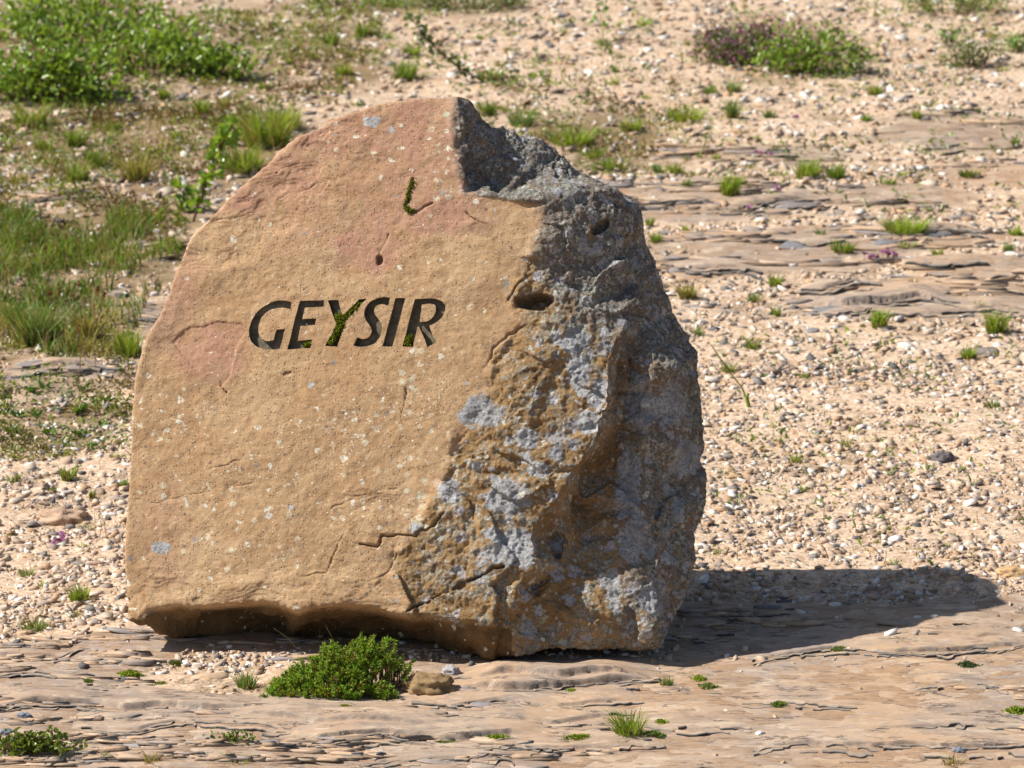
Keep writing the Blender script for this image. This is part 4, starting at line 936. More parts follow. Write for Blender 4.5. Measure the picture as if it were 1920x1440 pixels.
def gravel():
    n = 6; V = []; C = []
    def batch(cnt, y0, y1, smin, smax, half, pts=None):
        Y = rng.uniform(y0, y1, cnt); X = rng.uniform(-1, 1, cnt) * (half + .2 * np.clip(Y, 0, 9))
        if pts is not None: X, Y = pts[:, 0], pts[:, 1]
        rm, vg = rock_mask(X, Y), veg_mask(X, Y)
        if pts is not None: rm = rm * .35
        keep = rng.uniform(0, 1, cnt) > np.clip(rm * .955 + .40 * vg * (Y > .6), 0, 1)
        X, Y = X[keep], Y[keep]; m = len(X); Z = ground_z(X, Y)
        S = smin * (smax / smin) ** (rng.uniform(0, 1, m) ** 2.1)
        a = np.linspace(0, 2 * math.pi, n, endpoint=False)[None, :] + rng.uniform(-.45, .45, (m, n)); rad = rng.uniform(.55, 1.2, (m, n)); e = rng.uniform(.35, .85, (m, 1))
        lx = np.cos(a) * rad * S[:, None]; ly = np.sin(a) * rad * e * S[:, None]; th = rng.uniform(0, math.pi, (m, 1))
        gx = lx * np.cos(th) - ly * np.sin(th); gy = lx * np.sin(th) + ly * np.cos(th)
        tx, ty = rng.normal(0, .22, (2, m, 1)); H = (S * rng.uniform(.08, .26, m))[:, None] + .0012
        sh = rng.uniform(.86, .99, (m, 1)); lift = (S * rng.uniform(-.02, .22, m))[:, None]
        low = np.stack([X[:, None] + gx * .9, Y[:, None] + gy * .9, Z[:, None] + lift - .002 + tx * gx + ty * gy], 2)
        top = np.stack([X[:, None] + gx * sh, Y[:, None] + gy * sh, Z[:, None] + lift + H + tx * gx + ty * gy], 2)
        pal = np.array([(.60, .44, .32), (.68, .55, .43), (.78, .72, .66), (.53, .35, .22), (.45, .35, .28), (.27, .24, .225), (.15, .14, .14), (.61, .44, .31), (.38, .27, .19)])
        c = pal[rng.choice(9, m, p=[.19, .19, .18, .11, .12, .05, .03, .08, .05])] * rng.uniform(.8, 1.12, (m, 1))
        V.append(np.concatenate([low, top], 1).reshape(-1, 3)); C.append(np.repeat(c, 2 * n, 0))
    batch(31000, -.1, 1.8, .0036, .0165, 1.0)
    batch(900, -.9, -.1, .0028, .0090, 1.0)
    batch(16000, 1.7, 3.6, .0055, .0200, 1.05)
    batch(13000, 3.4, 7.2, .0080, .0260, 1.1)
    batch(3500, 0, 3.5, .007, .022, 1.9)
    batch(4500, 3, 9, .010, .030, 3.0)
    foot = np.array([ground_pt(rng.uniform(345, 1240), rng.normal(1228, 9)) for _ in range(520)])
    batch(520, 0, 0, .0030, .0120, 0, foot)
    v = np.concatenate(V); m = len(v) // (2 * n); b = np.arange(m)[:, None] * 2 * n; i = np.arange(n); j = (i + 1) % n
    q = np.concatenate([b + np.array([i[k], j[k], j[k] + n, i[k] + n]) for k in range(n)])
    top = b + np.arange(n, 2 * n)
    # leave out what would lie inside the boulder
    me = make_mesh('gravel', v, [q, top], {'col': np.concatenate(C)})
    o = link('gravel', me, M['gravel']); tag(o, 'pale angular gravel spread over the slope around the boulder', 'gravel', kind='stuff')
gravel()
def ledge_plates():
    """thin broken plates that line the edges of the bedrock ledges"""
    n = 11; V = []; C = []
    for cnt, y0, y1, want, s0, s1 in ((420000, -.85, .5, 4200, .008, .050), (160000, .9, 4.5, 1000, .016, .10)):
        Y = rng.uniform(y0, y1, cnt); X = rng.uniform(-1, 1, cnt) * (1.0 + .2 * np.clip(Y, 0, 9)); _, rm, e = ground_full(X, Y)
        k = np.where(e > (.36 if y0 < 0 else .45))[0][:want]; X, Y = X[k], Y[k]; m = len(X); S = s0 * (s1 / s0) ** rng.uniform(0, 1, m) ** 1.4
        Z = ground_z(X, Y + .007)
        a = np.linspace(0, 2 * math.pi, n, endpoint=False)[None, :] + rng.uniform(-.3, .3, (m, n)); rad = rng.uniform(.62, 1.15, (m, n)); el = rng.uniform(.12, .34, (m, 1))
        th = rng.normal(0, .07, (m, 1)); lx = np.sign(np.cos(a)) * np.abs(np.cos(a)) ** .6 * rad * S[:, None]; ly = np.sign(np.sin(a)) * np.abs(np.sin(a)) ** .5 * rad * el * S[:, None]
        gx = lx * np.cos(th) - ly * np.sin(th); gy = lx * np.sin(th) + ly * np.cos(th); T = rng.uniform(.0018, .0052, (m, 1)) * (1 + .2 * np.clip(Y[:, None], 0, 9)); tl = rng.normal(0, .05, (m, 1))
        y_ = Y[:, None] + .3 * el * S[:, None] + gy; z = Z[:, None] + tl * gx - rng.uniform(-.001, .006, (m, 1))
        low = np.stack([X[:, None] + gx * .93, y_ + .002, z - T * .6], 2); top = np.stack([X[:, None] + gx, y_, z + T * .6], 2)
        pal = np.array([(.52, .36, .24), (.46, .33, .23), (.38, .30, .25), (.56, .42, .30), (.30, .265, .25)]); c = pal[rng.choice(5, m, p=[.32, .26, .16, .18, .08])] * rng.uniform(.85, 1.1, (m, 1))
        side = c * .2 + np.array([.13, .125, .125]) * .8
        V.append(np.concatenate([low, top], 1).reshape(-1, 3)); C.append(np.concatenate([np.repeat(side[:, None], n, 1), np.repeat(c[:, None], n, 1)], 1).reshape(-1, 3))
    v = np.concatenate(V); m = len(v) // (2 * n); b = np.arange(m)[:, None] * 2 * n; i = np.arange(n); j = (i + 1) % n
    q = np.concatenate([b + np.array([i[k], j[k], j[k] + n, i[k] + n]) for k in range(n)])
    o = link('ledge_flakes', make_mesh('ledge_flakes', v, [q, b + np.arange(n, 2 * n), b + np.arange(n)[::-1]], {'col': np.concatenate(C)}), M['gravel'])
    tag(o, 'broken thin layers of rock along the edges of the bedrock ledges', 'rock', kind='stuff')
ledge_plates()
def rock_layers():
    """the split layers that show at each bedrock ledge: long thin broken slabs, one stepping out below the other"""
    for li, (hh, lx, ly) in enumerate(_ln):
        far = ly.mean() > .8; sc = 1.8 if far else 1.0; n_l = int(np.clip(round(hh / (.0030 * (1.4 if far else 1))), 2, 4)); step = .004 * sc
        x = np.arange(lx[0] + .01, lx[-1] - .01, step); m = len(x)
        if m < 8: continue
        y0 = np.interp(x, lx, ly)
        jag0 = .007 * noise2(x * 9, y0 * 3, 21) + .004 * np.abs(noise2(x * 26, y0 * 8, 22)) + .0020 * noise2(x * 75, y0 * 20, 23)
        T = .0050 * sc
        for k in range(n_l):
            sd = li * 7 + k
            blk = np.floor(x / (.030 * sc) + 2.5 * noise2(x * 9, x * 0 + k + .4, sd)); rnd = ((np.sin(blk * 12.9898 + sd * 4.1) * 43758.5) % 1.0); shf = ((np.sin(blk * 7.77 + sd * 2.3) * 9631.7) % 1.0)
            yf = y0 - jag0 * sc - .003 * sc - k * (.013 + .008 * math.sin(sd * 1.7)) * sc - .020 * sc * (rnd - .4) - .007 * noise2(x * 24, x * 0 + .3, sd + 3) - .0035 * noise2(x * 80, x * 0 + .3, sd + 4)
            zt = np.maximum(ground_z(x, yf + .012 * sc), ground_z(x, yf + .004)) + T * (.25 + .8 * shf) - .0012 + .0010 * noise2(x * 25, x * 0, sd + 5)
            back = yf + (.030 + .012 * rnd) * sc + .012 * noise2(x * 12, x * 0, sd + 6); zb = np.minimum(zt, ground_z(x, back)) - .003
            thk = T * (.8 + .9 * ((rnd * 7.3) % 1.0))
            v = np.stack([np.stack([x, yf + .0040, zt - thk], 1), np.stack([x, yf, zt - thk * .30], 1), np.stack([x, yf + .0008, zt], 1), np.stack([x, yf + .0035 * sc, zt + .0003], 1), np.stack([x, back, zb], 1)], 1).reshape(-1, 3)
            on = (rnd > .07) & (noise2(x * 9, x * 0 + k * 3 + .4, sd + 8) > (-.50 + .16 * k)); on &= (rock_mask(x, y0) > .5); on[:-1] &= (blk[:-1] == blk[1:]) | (shf[:-1] > .25)
            i = np.where(on[:-1] & on[1:])[0]
            if len(i) < 4: continue
            f = np.concatenate([np.stack([i * 5 + r, (i + 1) * 5 + r, (i + 1) * 5 + r + 1, i * 5 + r + 1], 1) for r in range(4)])
            tone = np.array([(.44, .32, .225)]) * (.8 + .4 * rnd[:, None]) ; grey = (noise2(x * 15, x * 0, sd + 11) > 0)[:, None]; tone = np.where(grey, tone * np.array([[.78, .84, .92]]), tone)
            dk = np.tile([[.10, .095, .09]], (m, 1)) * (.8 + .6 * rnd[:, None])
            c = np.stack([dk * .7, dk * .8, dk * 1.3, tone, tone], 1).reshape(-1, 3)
            used = np.unique(f); mp = np.full(len(v), -1); mp[used] = np.arange(len(used))
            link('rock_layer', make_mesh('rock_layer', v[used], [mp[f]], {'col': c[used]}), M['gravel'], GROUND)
rock_layers()

# ------------------------------------------------------------------ grass
GREENS = [np.array([(.12, .19, .03), (.26, .35, .06)]), np.array([(.17, .25, .035), (.36, .43, .08)]), np.array([(.08, .14, .03), (.19, .27, .06)]), np.array([(.24, .22, .06), (.45, .39, .15)]), np.array([(.11, .18, .06), (.25, .33, .13)])]
GREENS = [g * np.array([1.12, 1.2, 1.0]) for g in GREENS]
def tuft_mesh(w, h, n, pal, dry=.12, upright=.5, bw=.0016):
    mb = MB(); r_ = np.sqrt(rng.uniform(0, 1, n)) * w * .32; a = rng.uniform(0, 6.28, n)
    base = np.stack([np.cos(a) * r_, np.sin(a) * r_ * .8, np.full(n, -.006)], 1)
    lean = np.stack([np.cos(a), np.sin(a)], 1) * (r_ / (w * .32 + 1e-6))[:, None] * (w * .5 / max(h, 1e-3)) * upright * 1.6 + rng.normal(0, .26, (n, 2)) + rng.normal(0, .12, (1, 2))
    lean = np.clip(lean, -1.1, 1.1)
    u = rng.uniform(0, 1, (n, 1)); c = pal[0] * (1 - u) + pal[1] * u
    d = rng.uniform(0, 1, n) < dry; c[d] = np.array([.42, .32, .15]) * rng.uniform(.6, 1.1, (d.sum(), 1))
    mb.blades(base, lean, h * rng.uniform(.25, 1.12, n), bw * rng.uniform(.6, 1.2, n), c)
    k = max(6, n // 4); a = rng.uniform(0, 6.28, k); r_ = rng.uniform(0, .45, k) * w
    mb.blades(np.stack([np.cos(a) * r_, np.sin(a) * r_, np.full(k, -.003)], 1), rng.normal(0, 1.1, (k, 2)), h * rng.uniform(.2, .5, k), bw * rng.uniform(.6, 1.1, k), np.array([[.36, .27, .14]]) * rng.uniform(.5, 1.2, (k, 1)))
    return mb.mesh('grass_tuft')
def tuft(px, py, w, h, label, group, pal=1, dry=.12, dens=1.0):
    p = seat(px, py); s = ppm(p); W, H = w / s, h / s
    n = int(np.clip((30 + w * h * .055) * dens, 22, 300))
    o = link('grass_tuft', tuft_mesh(W, H, n, GREENS[pal], dry, bw=.0008 + .00030 * (p[1] + 1)), M['grass']); o.location = p
    o.rotation_euler[2] = random.uniform(0, 6.28) * 0
    if group: label = f"{'tiny' if h < 16 else ('tall' if h > 38 else ('wide' if w > 44 else 'small'))} {['mid green', 'fresh green', 'dark green', 'straw tinged', 'grey green'][pal]} {label} near {by(px, py)}"
    return tag(o, label, 'grass tuft', group)
T_LEFT_FAR = [(59, 234, 75, 45), (140, 265, 55, 38), (80, 272, 40, 26), (144, 338, 50, 42), (188, 312, 38, 38), (256, 338, 65, 55), (309, 188, 28, 30), (378, 216, 34, 34), (153, 178, 54, 56), (219, 340, 20, 18), (94, 340, 24, 20), (497, 162, 28, 22), (568, 135, 22, 14), (540, 116, 18, 16), (588, 110, 24, 20),
              (35, 340, 40, 30), (330, 260, 30, 24), (420, 200, 30, 22), (210, 238, 40, 24)]
for a in T_LEFT_FAR: tuft(*a, 'grass tuft on the stony ground', 'grass tufts below the leafy shrub', pal=random.choice([0, 1, 1, 3]), dry=.2)
for a in [(500, 275, 120, 84), (455, 318, 90, 56), (535, 245, 80, 50), (430, 270, 60, 40)]: tuft(*a, 'loose grass behind the boulder shoulder', 'grass behind the boulder shoulder', pal=1, dry=.25, dens=1.0)
T_TOP = [(757, 146, 56, 44), (647, 135, 42, 28), (771, 102, 44, 26), (684, 66, 44, 32), (622, 80, 36, 30), (902, 70, 18, 14), (669, 197, 26, 16), (720, 70, 36, 18)]
for a in T_TOP: tuft(*a, 'grass tuft on the far slope', 'grass tufts above the boulder', pal=random.choice([1, 1, 0]))
T_TOPR = [(917, 215, 40, 34), (979, 237, 58, 34), (1074, 270, 100, 36), (1183, 240, 54, 30), (1209, 47, 36, 16), (920, 148, 60, 26), (1140, 312, 70, 26), (1285, 222, 84, 30), (1040, 262, 50, 26), (1110, 290, 50, 22), (1000, 215, 30, 18), (1150, 100, 20, 12), (1000, 145, 20, 14)]
for a in T_TOPR: tuft(*a, 'grass tuft behind the boulder', 'grass tufts behind the lichened shoulder', pal=random.choice([1, 1, 0, 4]))
T_R1 = [(1377, 168, 30, 24), (1330, 171, 30, 20), (1373, 219, 34, 40), (1442, 219, 22, 22), (1625, 226, 22, 18), (1720, 226, 22, 22), (1796, 211, 20, 12), (1640, 175, 36, 22), (1460, 328, 36, 18), (1665, 346, 40, 18), (1694, 332, 36, 16), (1457, 365, 40, 18), (1267, 321, 26, 30), (1235, 317, 22, 22),
        (1286, 350, 22, 20), (1738, 390, 22, 12), (1898, 383, 30, 14), (1902, 270, 18, 18), (1340, 300, 24, 14), (1420, 260, 20, 14)]
for a in T_R1: tuft(*a, 'grass tuft on the upper gravel', 'grass tufts below the flowering shrub', pal=random.choice([1, 1, 0, 4]))
tuft(1369, 368, 40, 46, 'upright bright green grass tuft with a square outline', None, 1, .02, 1.6)
tuft(1698, 436, 104, 36, 'wide low green grass cushion on the rear bedrock', None, 1, .05, 1.4)
tuft(1512, 333, 56, 40, 'grass tuft with tall thin stalks beside a purple flower', None, 1, .15, 1.3)
tuft(1566, 335, 42, 34, 'short dense grass tuft right beside the tall stalked tuft', None, 0, .1, 1.3)
tuft(1818, 332, 46, 18, 'dark low grass patch on pale gravel at the far right', None, 2, .1, 1.3)
gq = random.Random(21)
for k in range(46):
    a = (gq.uniform(880, 1915), gq.uniform(40, 330), gq.uniform(14, 40), gq.uniform(8, 20))
    if 1300 < a[0] < 1640 and a[1] < 160: continue
    tuft(*a, 'thin loose grass tuft on the upper slope', 'thin grass tufts on the upper slope', pal=gq.choice([0, 1, 3, 4]), dry=.35, dens=.55)
for k in range(26):
    a = (gq.uniform(400, 760) if k % 2 else gq.uniform(10, 420), gq.uniform(30, 130) if k % 2 else gq.uniform(200, 400), gq.uniform(16, 44), gq.uniform(10, 24))
    tuft(*a, 'thin loose grass tuft on brown soil', 'thin grass tufts on brown soil', pal=gq.choice([0, 1, 3, 3]), dry=.4, dens=.6)
for k in range(18):
    a = (gq.uniform(1340, 1915), gq.uniform(430, 1060), gq.uniform(12, 26), gq.uniform(7, 14))
    tuft(*a, 'thin dry grass sprout in pale gravel', 'thin grass sprouts in pale gravel', pal=gq.choice([0, 3, 4]), dry=.45, dens=.5)
T_R2 = [(1905, 440, 36, 22), (1579, 473, 58, 28), (1699, 467, 46, 16), (1759, 482, 26, 20), (1451, 531, 36, 28), (1414, 559, 30, 22), (1455, 587, 26, 20), (1832, 584, 22, 20), (1230, 456, 30, 24), (1286, 430, 16, 20), (1309, 432, 20, 12), (1890, 470, 30, 18), (1218, 420, 20, 22), (1540, 440, 24, 16)]
for a in T_R2: tuft(*a, 'grass tuft in the rear bedrock', 'grass tufts on the rear bedrock', pal=random.choice([1, 1, 0, 4]))
tuft(1290, 558, 44, 36, 'reddish green tuft beside the dark edge of the boulder', None, 3, .1, 1.5)
tuft(1648, 618, 36, 42, 'bright upright grass tuft at the foot of the rear bedrock', None, 1, .03, 1.5)
tuft(1867, 631, 44, 50, 'round bushy grass tuft in gravel at the bedrock corner', None, 1, .08, 1.6)
tuft(1815, 674, 30, 30, 'green tuft leaning against the grey brown stone plate', None, 1, .05, 1.3)
T_R3 = [(1305, 625, 30, 22), (1348, 642, 16, 12), (1408, 653, 34, 26), (1365, 696, 30, 24), (1507, 706, 26, 14), (1434, 707, 14, 14), (1862, 768, 38, 24), (1772, 811, 18, 14), (1341, 805, 22, 14), (1459, 824, 18, 14), (1826, 829, 18, 14), (1586, 831, 26, 20), (1492, 860, 26, 20), (1504, 911, 18, 18), (1347, 1037, 26, 20),
        (1673, 1053, 24, 18), (1404, 1080, 44, 14), (1751, 1100, 24, 14), (1360, 885, 40, 18), (1640, 690, 16, 10), (1720, 700, 16, 10), (1830, 900, 14, 10), (1590, 950, 16, 8), (1700, 940, 18, 10), (1560, 770, 14, 10)]
for a in T_R3: tuft(*a, 'grass tuft in open gravel', 'grass tufts in the open gravel', pal=random.choice([0, 1, 4, 2]), dry=.25)
T_L3 = [(129, 897, 40, 34), (213, 860, 24, 18), (233, 913, 20, 22), (172, 930, 14, 26), (49, 1077, 36, 24), (78, 1098, 24, 20), (143, 1155, 32, 16), (65, 1175, 60, 32), (156, 1024, 20, 18), (164, 987, 32, 18), (25, 900, 30, 24), (20, 1000, 16, 14), (100, 920, 24, 16)]
for a in T_L3: tuft(*a, 'grass tuft in gravel', 'grass tufts in the left gravel', pal=random.choice([0, 1, 4]), dry=.2)
tuft(149, 1129, 46, 38, 'fan shaped grass tuft in gravel by the lower left corner', None, 1, .15, 1.4)
tuft(463, 1286, 46, 38, 'grey green tuft in the grit pocket below the boulder', None, 4, .2, 1.3)
tuft(197, 1426, 26, 18, 'small dark green tuft by the low leafy patch', None, 2, .1)
tuft(283, 1432, 40, 26, 'dry brownish tuft on the front bedrock ledge', None, 3, .6)
tuft(440, 1432, 70, 16, 'low yellow green grass along a front ledge crack', None, 1, .3)
tuft(1179, 1382, 66, 56, 'bright yellow green grass tuft alone on front bedrock', None, 1, .12, 1.0)
tuft(1249, 1286, 32, 26, 'dark green sprig by the right foot of the boulder', None, 2, .1)
tuft(1785, 1436, 50, 26, 'reddish dry tuft in a crack of the front bedrock', None, 3, .6)
T_MEAD = [(66, 645, 80, 90), (243, 669, 64, 60), (30, 610, 60, 60), (110, 640, 50, 40)]
for k, a in enumerate(T_MEAD): tuft(*a, ['tall blue green grass clump left of the boulder', 'grass clump touching the left edge of the boulder', 'leaning dark grass clump at the meadow edge', 'short grass clump between two taller clumps'][k], None, [4, 1, 2, 0][k], .2, .9)
tuft(167, 640, 56, 64, 'yellowish grass clump with reddish seed stalks', None, 3, .4, 1.2)

def meadow(px0, px1, py0, py1, n, hpx, pals, dry, name, label, wob=.5, seed=1):
    mb = MB(); X = []; Y = []
    a = ground_pt(.5 * (px0 + px1), py0); b = ground_pt(.5 * (px0 + px1), py1); l = ground_pt(px0, .5 * (py0 + py1)); r_ = ground_pt(px1, .5 * (py0 + py1))
    g = np.random.default_rng(seed)
    x = g.uniform(l[0], r_[0], n * 3); y = g.uniform(b[1], a[1], n * 3)
    q = np.hypot((x - .5 * (l[0] + r_[0])) / (.5 * (r_[0] - l[0])), (y - .5 * (a[1] + b[1])) / (.5 * (a[1] - b[1])))
    keep = (q < 1.25) & (fbm2(x * 6, y * 6, 3, seed + 20) > (-.30 + .75 * (q - .35)) * wob * 1.6); x = x[keep][:n]; y = y[keep][:n]; z = ground_z(x, y); m = len(x)
    s = ppm((0, .5 * (a[1] + b[1]), .2)); clump = .65 + .6 * (fbm2(x * 9, y * 9, 2, seed + 30) + .3)
    u = g.uniform(0, 1, (m, 1)); pi = (fbm2(x * 4, y * 4, 2, seed + 40) > 0).astype(int)
    P = np.stack([GREENS[p] for p in pals]); c = P[pi, 0] * (1 - u) + P[pi, 1] * u
    d = g.uniform(0, 1, m) < dry; c[d] = np.array([.38, .28, .14]) * g.uniform(.6, 1.1, (d.sum(), 1))
    mb.blades(np.stack([x, y, z - .004], 1), g.normal(0, .4, (m, 2)), hpx / s * clump * g.uniform(.5, 1.2, m), .0019 * g.uniform(.6, 1.2, m), c)
    o = link(name, mb.mesh(name), M['grass']); return tag(o, label, 'grass', kind='stuff')
meadow(-180, 340, 395, 575, 4200, 46, (2, 0), .32, 'meadow_grass', 'thick dark green meadow grass left of the boulder', .8, 3)
meadow(-120, 260, 545, 690, 1600, 46, (4, 3), .3, 'meadow_grass', 'loose mixed grass at the near edge of the meadow', .8, 5)
meadow(-100, 470, 180, 350, 900, 26, (0, 3), .3, 'meadow_grass', 'sparse short grass below the leafy shrub', 1.0, 8)
meadow(440, 720, 10, 120, 900, 22, (1, 0), .2, 'meadow_grass', 'sparse short grass on the far slope beside the leafy shrub', 1.0, 11)
meadow(860, 1460, 170, 330, 700, 18, (1, 3), .3, 'meadow_grass', 'thin scattered grass on the slope behind the boulder', 1.2, 12)

def ground_cover(zones, n, size, pals, name, label, seed):
    g = np.random.default_rng(seed); B = []; C = []
    for px0, py0, px1, py1, share in zones:
        k = int(n * share); c0, c1 = ground_pt(px0, py1), ground_pt(px1, py1); t0, t1 = ground_pt(px0, py0), ground_pt(px1, py0)
        u = g.uniform(0, 1, k * 5); v = g.uniform(0, 1, k * 5); y = c0[1] + (t0[1] - c0[1]) * v; x = (c0[0] + (t0[0] - c0[0]) * v) * (1 - u) + (c1[0] + (t1[0] - c1[0]) * v) * u
        edge = np.minimum(np.minimum(u, 1 - u), np.minimum(v, 1 - v)); keep = fbm2(x * 4.5, y * 3.5, 3, seed + 9) > .18 - .5 * np.clip(edge, 0, .3) + g.normal(0, .08, k * 5)
        x, y = x[keep][:k], y[keep][:k]; B.append(np.stack([x, y, ground_z(x, y) + g.uniform(0, .012, len(x))], 1)); w = np.clip(fbm2(x * 3, y * 3, 2, seed + 4) + .5 + g.normal(0, .3, len(x)), 0, 1)[:, None]
        C.append(np.array([pals[0]]) * (1 - w) + np.array([pals[1]]) * w)
    B = np.concatenate(B); C = np.concatenate(C); d = g.normal(0, 1, B.shape); d[:, 2] = np.abs(d[:, 2]) * .8 + .2; far = 1 + .12 * np.clip(B[:, 1], 0, 8)
    mb = MB(); mb.leaves(B, d, size * far * g.uniform(.5, 1.4, len(B)), size * far * .4 * g.uniform(.6, 1.3, len(B)), C)
    o = link(name, mb.mesh(name), M['leaf']); return tag(o, label, 'ground cover', kind='stuff')
ground_cover([(-60, 150, 470, 330, .36), (-60, 330, 350, 480, .2), (-60, 560, 250, 860, .22), (430, 20, 720, 200, .12), (880, 150, 1300, 330, .10)], 9500, .011, ((.20, .13, .06), (.26, .30, .06)), 'ground_cover', 'low olive and brown plant litter and moss among the stones', 301)
ground_cover([(-60, 120, 560, 420, .3), (-60, 480, 250, 880, .2), (700, 0, 1300, 330, .2), (1300, 0, 1920, 420, .2), (1330, 600, 1920, 1060, .1)], 3800, .012, ((.12, .20, .04), (.30, .40, .08)), 'ground_cover', 'scattered tiny green leaves sprouting between the stones', 302)
# ------------------------------------------------------------------ shrubs and broadleaf plants
def shrub(px, py, wpx, hpx, nl, leaf, pal, label, group=None, flowers=0, depth=.6, seed=1, name='leafy_shrub', dark=0.0, cat='shrub', lens=.5):
    """wpx x hpx: width and standing height in photograph pixels, (px, py) the front foot; a mound of leaves on woody stems"""
    p = seat(px, py); s = ppm(p); W = wpx / s / 2; H = hpx / s; D = W * depth
    g = np.random.default_rng(seed); root = empty(name, p)
    nc = max(6, int(nl / 38)); ca = g.uniform(0, 6.28, nc); cr = np.sqrt(g.uniform(0, 1, nc)) * .9
    cx = np.cos(ca) * cr * W; cy = D + np.sin(ca) * cr * D; top = H * (1 - .7 * cr ** 2) * g.uniform(.4, 1.25, nc)
    k = g.integers(0, nc, nl); rad = max(.11 * W, leaf * 2.0)
    off = g.normal(0, 1, (nl, 3)) * np.array([rad, rad * min(1, depth * 1.4), H * .17])
    B = np.stack([cx[k], cy[k], top[k] * g.uniform(.35, 1.0, nl) ** .6], 1) + off
    gz = ground_z(B[:, 0] + p[0], B[:, 1] + p[1]) - p[2]; B[:, 2] = np.maximum(B[:, 2] + gz * .9, gz + leaf * .25)
    Dv = g.normal(0, 1, (nl, 3)); Dv[:, 2] = np.abs(Dv[:, 2]) * .9 + .25
    u = np.clip(g.uniform(0, 1, (nl, 1)) + .0, 0, 1); c = pal[0] * (1 - u) + pal[1] * u
    b_ = g.uniform(0, 1, nl) < dark; c[b_] = np.array([.20, .11, .05]) * g.uniform(.6, 1.2, (b_.sum(), 1))
    mb = MB(); mb.leaves(B, Dv, leaf * g.uniform(.45, 1.35, nl), leaf * lens * g.uniform(.8, 1.2, nl), c)
    tag(link('foliage', mb.mesh('foliage'), M['leaf'], root), kind='stuff')
    st = MB()
    for j in range(min(nc, 16 if flowers else 60)):
        f = np.array([cx[j] * .5, D + (cy[j] - D) * .5, 0]); f[2] = ground_z(f[0] + p[0], f[1] + p[1])[0] - p[2] - .01
        e = np.array([cx[j], cy[j], top[j] * 1.15 + (ground_z(cx[j] + p[0], cy[j] + p[1])[0] - p[2]) * .9])
        st.tube([f, .5 * (f + e) + g.normal(0, .01, 3), e], .003, .0012, (.16, .10, .06), 4)
    tag(link('stem', st.mesh('stem'), M['bark'], root), kind='stuff')
    if flowers:
        fl = MB(); k = g.choice(nl, flowers, replace=False); fb = B[k] + np.array([0, -.004, .012])
        for q in range(4):
            d = g.normal(0, 1, (flowers, 3)); d[:, 2] = np.abs(d[:, 2]) + .3; u = g.uniform(0, 1, (flowers, 1))
            fl.leaves(fb, d, leaf * .55, leaf * .4, np.array([(.34, .13, .33)]) * (1 - u) + np.array([(.58, .32, .53)]) * u)
        tag(link('flowers', fl.mesh('flowers'), M['petal'], root), kind='stuff')
    return tag(root, label, cat, group)
LG = np.array([(.10, .22, .035), (.30, .49, .10)]); LG2 = np.array([(.13, .25, .03), (.38, .53, .08)]); DG = np.array([(.08, .15, .04), (.22, .33, .08)])
shrub(70, 205, 300, 105, 1700, .024, LG2, 'tall near part of the leafy willow thicket, beside dry grass', seed=11, depth=.55, dark=.04)
shrub(270, 150, 300, 80, 1350, .023, LG2, 'low middle part of the leafy willow thicket with dry stalks in front', seed=12, depth=.5, dark=.05)
shrub(395, 148, 130, 70, 420, .022, LG2, 'outer end clump of the leafy willow thicket facing the gravel', seed=13, depth=.6, dark=.02)
shrub(120, 92, 420, 90, 1700, .025, LG2, 'rear part of the leafy willow thicket at its highest', seed=14, depth=.6, dark=.05)
shrub(380, 62, 120, 36, 300, .014, LG2, 'small leafy sprig standing apart behind the thicket', seed=15, depth=.7, dark=.05)
shrub(640, 22, 260, 30, 900, .012, LG2, 'low bright green shrub mat on the far slope', seed=16, depth=.5, dark=.1)
shrub(880, 26, 240, 36, 900, .012, DG, 'low dark green shrub mat with a red berry patch on the far slope', seed=17, depth=.5, dark=.15)
shrub(1400, 124, 210, 64, 1300, .015, DG, 'purple flowered half of the dense thyme bush', seed=18, flowers=420, depth=.55, dark=.22)
shrub(1535, 146, 230, 74, 1500, .017, LG2, 'bright green leafy half of the dense thyme bush', seed=19, flowers=60, depth=.5, dark=.06)
shrub(1830, 128, 110, 50, 500, .012, DG, 'small rounded dark green bush on pale gravel', seed=20, depth=.6, dark=.12)
shrub(1905, 100, 60, 36, 220, .013, LG, 'small leafy sprout next to the rounded dark bush', seed=21, depth=.6)
shrub(1790, 34, 210, 46, 900, .012, LG2, 'green and purple bush on the far edge of the gravel', seed=22, flowers=40, depth=.5, dark=.18)
shrub(1780, 80, 40, 30, 110, .013, LG, 'thin green sprout between two bushes', seed=23, depth=.7)

